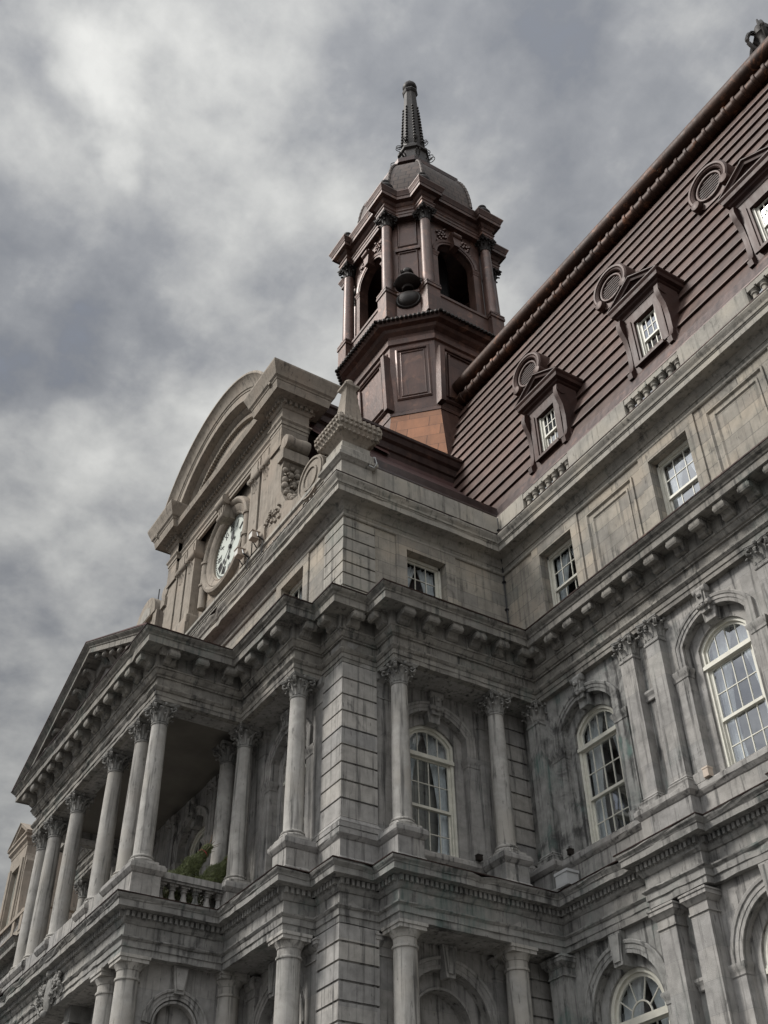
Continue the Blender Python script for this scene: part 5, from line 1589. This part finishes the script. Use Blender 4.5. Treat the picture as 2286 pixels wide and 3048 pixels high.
# medallion and urn ornament on the near chamfers
for sx in (1, -1):
    d_ = Vector((sx, -1, 0)).normalized(); dist = 5.16 / math.sqrt(2) + .22
    c0 = Vector((TX, TY, 0)) + d_ * (dist - .25)
    g = G(); sd_ = Vector((-d_.y, d_.x, 0))
    def mo_(x, y, z): return tuple(c0 + sd_ * x + d_ * z + Vector((0, 0, 42.50 + y)))
    g.lathe([(.62, -.30), (.62, .05), (.56, .12), (.50, .12), (.44, .22), (.30, .30), (.03, .34)], seg=24, mp=mo_)
    g2 = Vector(c0) + d_ * .05
    g.lathe([(.26, 0), (.30, .08), (.26, .16), (.52, .28), (.63, .44), (.58, .56), (.44, .72), (.34, .92), (.25, 1.02), (.31, 1.10), (.30, 1.22), (.22, 1.28), (.20, 1.44), (.08, 1.52)], c=(g2.x, g2.y, 43.20), seg=18)
    for s_ in (-1, 1):
        volute(g, g2 + sd_ * s_ * .55 + Vector((0, 0, 43.75)), sd_ * s_, .16, .12)
        volute(g, g2 + sd_ * s_ * .2 + d_ * .3 + Vector((0, 0, 44.2)), d_, .12, .12)
    obj('medallion_urn', g, 'bronze', tw, 45)
# spire
def o8(r, z, rot=math.pi / 8): return [(TX + r * math.cos(2 * math.pi * k / 8 + rot), TY + r * math.sin(2 * math.pi * k / 8 + rot), z) for k in range(8)]


g = G(); g.loft([o8(1.5, 57.2), o8(1.25, 57.7), o8(.98, 58.6), o8(.82, 59.6), o8(.95, 59.7), o8(.95, 59.9), o8(.70, 60.1), o8(.60, 60.6), o8(.62, 61.0), o8(.38, 66.7), o8(.44, 66.8), o8(.50, 66.95), o8(.46, 67.1), o8(.36, 67.2)])
sp_ = obj('spire', g, 'bronze', tw)
g = G(); g.ball((TX, TY, 67.62), .46, 16); g.lathe([(.2, 0), (.24, .1), (.12, .3), (.1, .45), (.02, .5)], c=(TX, TY, 67.98), seg=12)
obj('spire_ball', g, 'bronze', sp_, 50)
g = G()
for k in range(8):
    an = 2 * math.pi * k / 8 + math.pi / 8; d_ = Vector((math.cos(an), math.sin(an), 0))
    for j in range(13):
        t = j / 12; z = 60.9 + 3.9 * t; r_2 = .62 - .24 * (z - 61) / 5.7
        g.ball((TX + d_.x * (r_2 + .03), TY + d_.y * (r_2 + .03), z), .105 - .03 * t, 6, (1, 1, 1.2))
    volute(g, Vector((TX, TY, 60.55)) + d_ * .82, d_, .26, .2); volute(g, Vector((TX, TY, 58.6)) + d_ * 1.15, d_, .3, .3)
obj('spire_crocket', g, 'bronze', sp_, 50)

# ---- left end pavilion attic (seen past the portico)
LX = -32.8
ye = YE
PAL = [(-42, ye), (-28.2, ye), (-28.2, 6)]
g = G(); g.box(-42, -28.2, ye + .3, 8, 18.7, 20.0); g.sweep([(-.2, 19.6), (.02, 19.6), (.02, 19.9), (-.2, 19.92)], PAL)
g.sweep([(-.2, 20.48), (.08, 20.48), (.08, 20.64), (-.2, 20.66)], PAL)
for x in (-41, -38.2, -36.6, -34.8, -30.7, -29.6, -28.4): g.box(x - .18, x + .18, ye - .05, ye + .3, 19.75, 20.74)
epv = obj('end_pavilion_parapet', g, 'warm', hall)
for k in range(36):
    x = -28.75 - .30 * k
    link('baluster', BAL, epv, (x, ye + .12, 19.90))
g = G(); yd = ye + .10
for s_ in (-1, 1):
    x0, x1 = sorted((LX + s_ * .68, LX + s_ * 1.22)); g.box(x0, x1, yd, yd + 3, 18.8, 24.65)
    g.box(min(LX + s_ * .78, LX + s_ * 1.10), max(LX + s_ * .78, LX + s_ * 1.10), yd - .07, yd, 20.4, 23.9)
    g.prism([(LX + s_ * 1.22, 18.8), (LX + s_ * 2.1, 18.8), (LX + s_ * 2.0, 20.2), (LX + s_ * 1.62, 21.1), (LX + s_ * 1.40, 22.2), (LX + s_ * 1.32, 23.2), (LX + s_ * 1.40, 23.7), (LX + s_ * 1.22, 24.1)], yd + .05, yd + .5)
g.box(LX - .68, LX + .68, yd, yd + 3, 23.75, 24.65); g.box(LX - .68, LX + .68, yd, yd + 3, 18.8, 20.6)
sd_ = obj('stone_dormer', g, 'warm', hall)
g = G()
g.sweep([(-.1, 24.5), (.02, 24.52), (.05, 24.66), (.16, 24.78), (.16, 24.92), (.24, 25.0), (.24, 25.08), (-.1, 25.12)], [(LX - 1.22, yd + 3), (LX - 1.22, yd), (LX + 1.22, yd), (LX + 1.22, yd + 3)])
g.sweep([(-.26, .2), (-.26, .0), (-.2, -.06), (-.15, -.16), (-.04, -.18), (0, -.24), (.02, -.24), (.03, 3.0)], [(LX + 1.5, 25.1), (LX, 26.02), (LX - 1.5, 25.1)], mp=lambda a, b, h: (a, yd + h, b))
g.add([(LX - 1.3, yd + .05, 25.1), (LX + 1.3, yd + .05, 25.1), (LX, yd + .05, 25.85)], [(0, 1, 2)])
obj('dormer_pediment', g, 'warm', sd_)
win, gg = sash_window(WMAP(yd), LX, .68, 20.6, 23.75, 2, [(20.62, 22.2, 2, .05), (22.15, 23.73, 2, 0)], .25, 'dormer_window', sd_)
obj('glass', gg, 'glass', win); room_box(WMAP(yd), LX, .66, 20.5, 23.85, .42, 1.5, win)
# carved urn group at the pavilion corner
g = G(); g.lathe([(.5, 0), (.5, .3), (.3, .4), (.45, .8), (.5, 1.1), (.3, 1.4), (.22, 1.6), (.3, 1.75), (.1, 2.0)], c=(-36.0, ye + .2, 20.5), seg=14)
for k in range(12): g.ball((-36.0 + .5 * math.cos(k * 1.3), ye + .2 + .4 * math.sin(k * 1.3), 20.9 + .12 * k), .2, 8)
obj('carved_urn', g, 'capital', epv, 50)
# round-headed lucarne on the left roof
g = G(); lx, ly = -17.35, .55
n = 14
def lu(r, y, z0): return [(lx + r, y, z0)] + [(lx + r * math.cos(math.pi * i / n), y, 28.75 + r * math.sin(math.pi * i / n)) for i in range(n + 1)] + [(lx - r, y, z0)]
g.loft([lu(.95, ly, 25.0), lu(.95, ly + 2.5, 25.0)]); g.loft([lu(1.05, ly - .15, 28.7), lu(1.05, ly + 2.5, 28.7)])
for s_ in (-1, 1): g.box(lx + s_ * 1.0 - .2, lx + s_ * 1.0 + .2, ly - .1, ly + 2, 25, 28.7)
lc = obj('lucarne', g, 'warm', hall, 40)
obj('lucarne_panel', G().loft([lu(.6, ly - .17, 28.75), lu(.6, ly - .14, 28.75)]), 'attic', lc)
obj('lucarne_spike', G().tube([(lx, ly + .3, 29.7), (lx, ly + .3, 30.6)], .025, 6), 'black', lc)
# left wing roof and end pavilion roof
g = G()
g.add([(-28.2, D + .4, 22.8), (mir(-.3), D + .4, 22.8), (mir(-4.9), 9.4, ZR1), (-28.2, 9.4, ZR1)], [(0, 1, 2, 3)])
g.add([(-28.3, 3.4, 18.8), (-41.9, 3.4, 18.8), (-40, 6.4, 28), (-30.5, 6.4, 28)], [(0, 1, 2, 3)]); g.add([(-28.3, 3.4, 18.8), (-28.3, 10, 18.8), (-30.5, 10, 28), (-30.5, 6.4, 28)], [(0, 1, 2, 3)])
obj('left_roof', g, 'copper_red', hall)


# service cable down the inner corner, broken face of a pedestal
g = G(); g.tube([(.05, D - .05, 24.1), (.045, D - .05, 22.9), (.66, D - .66, 22.82), (.05, D - .05, 22.2), (.06, D - .045, 20.5), (.05, D - .05, 18.8)], .022, 6)
for z in (19.4, 20.6, 21.6, 23.6): g.box(.0, .09, D - .09, D - .0, z, z + .05)
obj('lightning_cable', g, 'black', hall)
g = G(); random.seed(5)
for fx_ in (0, 1):
    top = [(.02 + .64 * k / 8, 12.36 - .05 * random.random()) for k in range(9)]; bot = [(.02 + .64 * k / 8, 12.06 + .16 * abs(math.sin(k * 1.9)) * (1 if k % 2 else .5)) for k in range(9)]
    mpq = (lambda u, z: (p + .004, 4.04 + u, z)) if fx_ == 0 else (lambda u, z: (p - .7 + u, 4.02 - .004, z))
    g.add([mpq(u, z) for u, z in top] + [mpq(u, z) for u, z in bot], [(k, k + 1, 9 + k + 1, 9 + k) for k in range(8)])
obj('broken_face', g, 'capital', pl)


# ------------------------------------------------------------------ loose things
# two netted fir trees leaning on the balcony rail
def fir(base, tip, rmax, label, seed):
    random.seed(seed)
    base, tip = Vector(base), Vector(tip); ax = (tip - base); L = ax.length; ax.normalize()
    u = ax.cross(Vector((0, 0, 1))).normalized(); w = ax.cross(u)
    root = empty('fir_tree', base); tag(root, label, 'fir tree', 'bundled fir trees on the balcony')
    obj('trunk', G().tube([tuple(base - ax * .12), tuple(base + ax * L * .9)], [.05, .015], 8), 'wood', root)
    g = G()
    def rad(t): return rmax * (.8 + .2 * min(1, t / .2)) * (1 - max(0, t - .3) / .7 * .78)
    for k in range(15000):
        t = random.random() ** .9; an = random.random() * 2 * math.pi; rr = rad(t) * math.sqrt(random.random()) * (1.0 + .20 * math.sin(an * 3 + t * 20)) * (1.18 if random.random() < .08 else 1)
        d_ = u * math.cos(an) + w * math.sin(an); c_ = base + ax * (t * L) + d_ * rr
        dv = (ax * (.7 + .5 * random.random()) + d_ * (.05 + .75 * random.random() ** 2)).normalized(); sd2 = dv.cross(Vector((random.random() - .5, random.random() - .5, random.random() - .5))).normalized()
        ln, wd = .04 + .06 * random.random() ** 2, .006
        g.add([c_ - sd2 * wd, c_ + sd2 * wd, c_ + dv * ln + sd2 * wd * .3, c_ + dv * ln - sd2 * wd * .3], [(0, 1, 2, 3)])
    obj('foliage', g, 'needle', root)
    g = G()
    for k in range(14):
        an = random.random() * 6.28; d_ = u * math.cos(an) + w * math.sin(an); t = .72 + .28 * random.random()
        b0 = base + ax * (t * L) + d_ * rad(t) * .3
        g.tube([tuple(b0), tuple(b0 + ax * .22 + d_ * .05), tuple(b0 + ax * .40 + d_ * .14)], [.012, .008, .004], 5)
    obj('branch', g, 'wood', root)
    g = G(); t = .86
    for s_ in range(14):
        a0 = 2 * math.pi * s_ / 14; c_ = base + ax * (t * L); d0 = u * math.cos(a0) + w * math.sin(a0); d1 = u * math.cos(a0 + .45) + w * math.sin(a0 + .45); rr = rad(t) * 1.05
        g.add([c_ + d0 * rr, c_ + d1 * rr, c_ + d1 * rr + ax * .03, c_ + d0 * rr + ax * .03], [(0, 1, 2, 3)])
    obj('ribbon', g, 'ribbon', root)


fir((-4.80, -2.35, 12.0), (-5.15, -.95, 13.92), .34, 'bundled fir tree with a red ribbon leaning behind the balustrade, left of the other', 1)
fir((-4.72, -1.75, 12.0), (-5.0, -.30, 13.72), .36, 'bundled green fir tree leaning beside the wall column on the balcony', 2)


# floodlights on the parapet before the clock
def floodlight(x, label):
    root = empty('floodlight', (x, -.12, 24.42)); tag(root, label, 'floodlight', 'floodlights below the clock')
    g = G(); g.box(x - .13, x + .13, -.44, -.18, 24.54, 24.80); g.box(x - .15, x + .15, -.47, -.16, 24.80, 24.83)
    obj('housing', g, 'tan', root)
    obj('lens', G().add([(x - .11, -.443, 24.56), (x + .11, -.443, 24.56), (x + .11, -.443, 24.78), (x - .11, -.443, 24.78)], [(0, 1, 2, 3)]), 'white', root)
    g = G(); g.tube([(x + .2, -.3, 24.7), (x + .28, -.3, 24.5), (x + .28, -.1, 24.42)], .03, 6); g.tube([(x - .2, -.3, 24.7), (x - .2, -.1, 24.42)], .02, 6)
    g.tube([(x + .28, -.1, 24.45), (x + .30, -.15, 24.2), (x + .26, -.12, 23.9)], .018, 6)
    obj('bracket', g, 'black', root)


floodlight(-6.35, 'small white fronted floodlight left of the other, at the foot of the clock')
floodlight(-5.30, 'small white fronted floodlight right of the other, below the gable pilaster')
# ledge lamps and box
def ledge_box(name, c, s, label, cat, mat, group=None):
    g = G(); x, y, z = c; hx, hy, hz = s
    g.box(x - hx, x + hx, y - hy, y + hy, z, z + hz * .82); g.box(x - hx * 1.12, x + hx * 1.12, y - hy * 1.12, y + hy * 1.12, z + hz * .82, z + hz); g.box(x - hx * .8, x + hx * .8, y - hy * 1.02, y - hy, z + hz * .1, z + hz * .7)
    return tag(obj(name, g, mat), label, cat, group)


ledge_box('junction_box', (1.52, 5.24, 11.76), (.21, .17, .36), 'plain grey metal box standing on the belt cornice in the inner corner', 'metal box', 'greybox')
ledge_box('ledge_lamp', (6.02, 5.56, 12.67), (.075, .075, .22), 'small tan lamp box on the sill ledge of the second arched wing window', 'lamp', 'tan', 'lamp boxes on the window ledges')
ledge_box('ledge_lamp', (1.40, 5.56, 12.67), (.06, .06, .14), 'small dark lamp box on the ledge of the wing window next to the inner corner', 'lamp', 'bronze', 'lamp boxes on the window ledges')
ledge_box('ledge_lamp', (.02, 3.86, 12.67), (.06, .07, .14), 'small dark lamp box on the ledge beside the side bay window', 'lamp', 'bronze', 'lamp boxes on the window ledges')
# loop of cable hanging off the obelisk pedestal
tag(obj('cable_loop', G().tube([(.06, .80, 24.1), (.14, .92, 24.0), (.20, .98, 24.15), (.16, .95, 24.4), (.10, .93, 24.45)], .022, 7), 'greybox'), 'short grey cable loop hanging from the obelisk pedestal', 'cable')


# ------------------------------------------------------------------ every far-apart piece becomes a part of its own
import numpy as np


def split_pieces(o_):
    me = o_.data; nv = len(me.vertices)
    if nv > 60000 or not me.polygons: return
    par = list(range(nv))

    def find(a):
        while par[a] != a:
            par[a] = par[par[a]]; a = par[a]
        return a
    for pg_ in me.polygons:
        vs_ = pg_.vertices; r_0 = find(vs_[0])
        for v_ in vs_[1:]:
            q0 = find(v_)
            if q0 != r_0: par[q0] = r_0
    root = np.array([find(i) for i in range(nv)]); ids, isl = np.unique(root, return_inverse=True); k = len(ids)
    if k < 2 or k > 2500: return
    pts_ = np.array([v_.co[:] for v_ in me.vertices])
    lo = np.full((k, 3), np.inf); hi = np.full((k, 3), -np.inf); np.minimum.at(lo, isl, pts_); np.maximum.at(hi, isl, pts_)
    size = (hi - lo).max(axis=1)
    gap = np.maximum(0.0, np.maximum(lo[:, None] - hi[None], lo[None] - hi[:, None]))
    near = np.sqrt((gap ** 2).sum(axis=2)) <= np.maximum(0.02, 0.5 * np.maximum(size[:, None], size[None]))
    comp = -np.ones(k, int); nc = 0
    for i in range(k):
        if comp[i] >= 0: continue
        st = [i]; comp[i] = nc
        while st:
            a = st.pop()
            for b in np.nonzero(near[a] & (comp < 0))[0]: comp[b] = nc; st.append(b)
        nc += 1
    if nc < 2 or nc > 60: return
    vc = comp[isl]; base = o_.name.split('.')[0]; mats = list(me.materials); smooth = me.polygons[0].use_smooth
    polys = [tuple(pg_.vertices) for pg_ in me.polygons]; first = True
    for c_ in range(nc):
        idx = np.nonzero(vc == c_)[0]; mp_i = {int(a): n for n, a in enumerate(idx)}
        fs = [tuple(mp_i[v_] for v_ in f_) for f_ in polys if vc[f_[0]] == c_]
        m2 = bpy.data.meshes.new(base); m2.from_pydata([tuple(pts_[a]) for a in idx], [], fs)
        for mt in mats: m2.materials.append(mt)
        if smooth:
            m2.polygons.foreach_set('use_smooth', [True] * len(m2.polygons)); m2.set_sharp_from_angle(angle=R_(40))
        m2.update()
        if first: o_.data = m2; first = False
        else:
            n_o = o_.copy(); n_o.data = m2; col.objects.link(n_o)


for o_ in [x for x in sc.objects if x.type == 'MESH' and x.parent is not None and x.data.users == 1]:
    if o_.name.split('.')[0] in ('foliage',): continue
    split_pieces(o_)
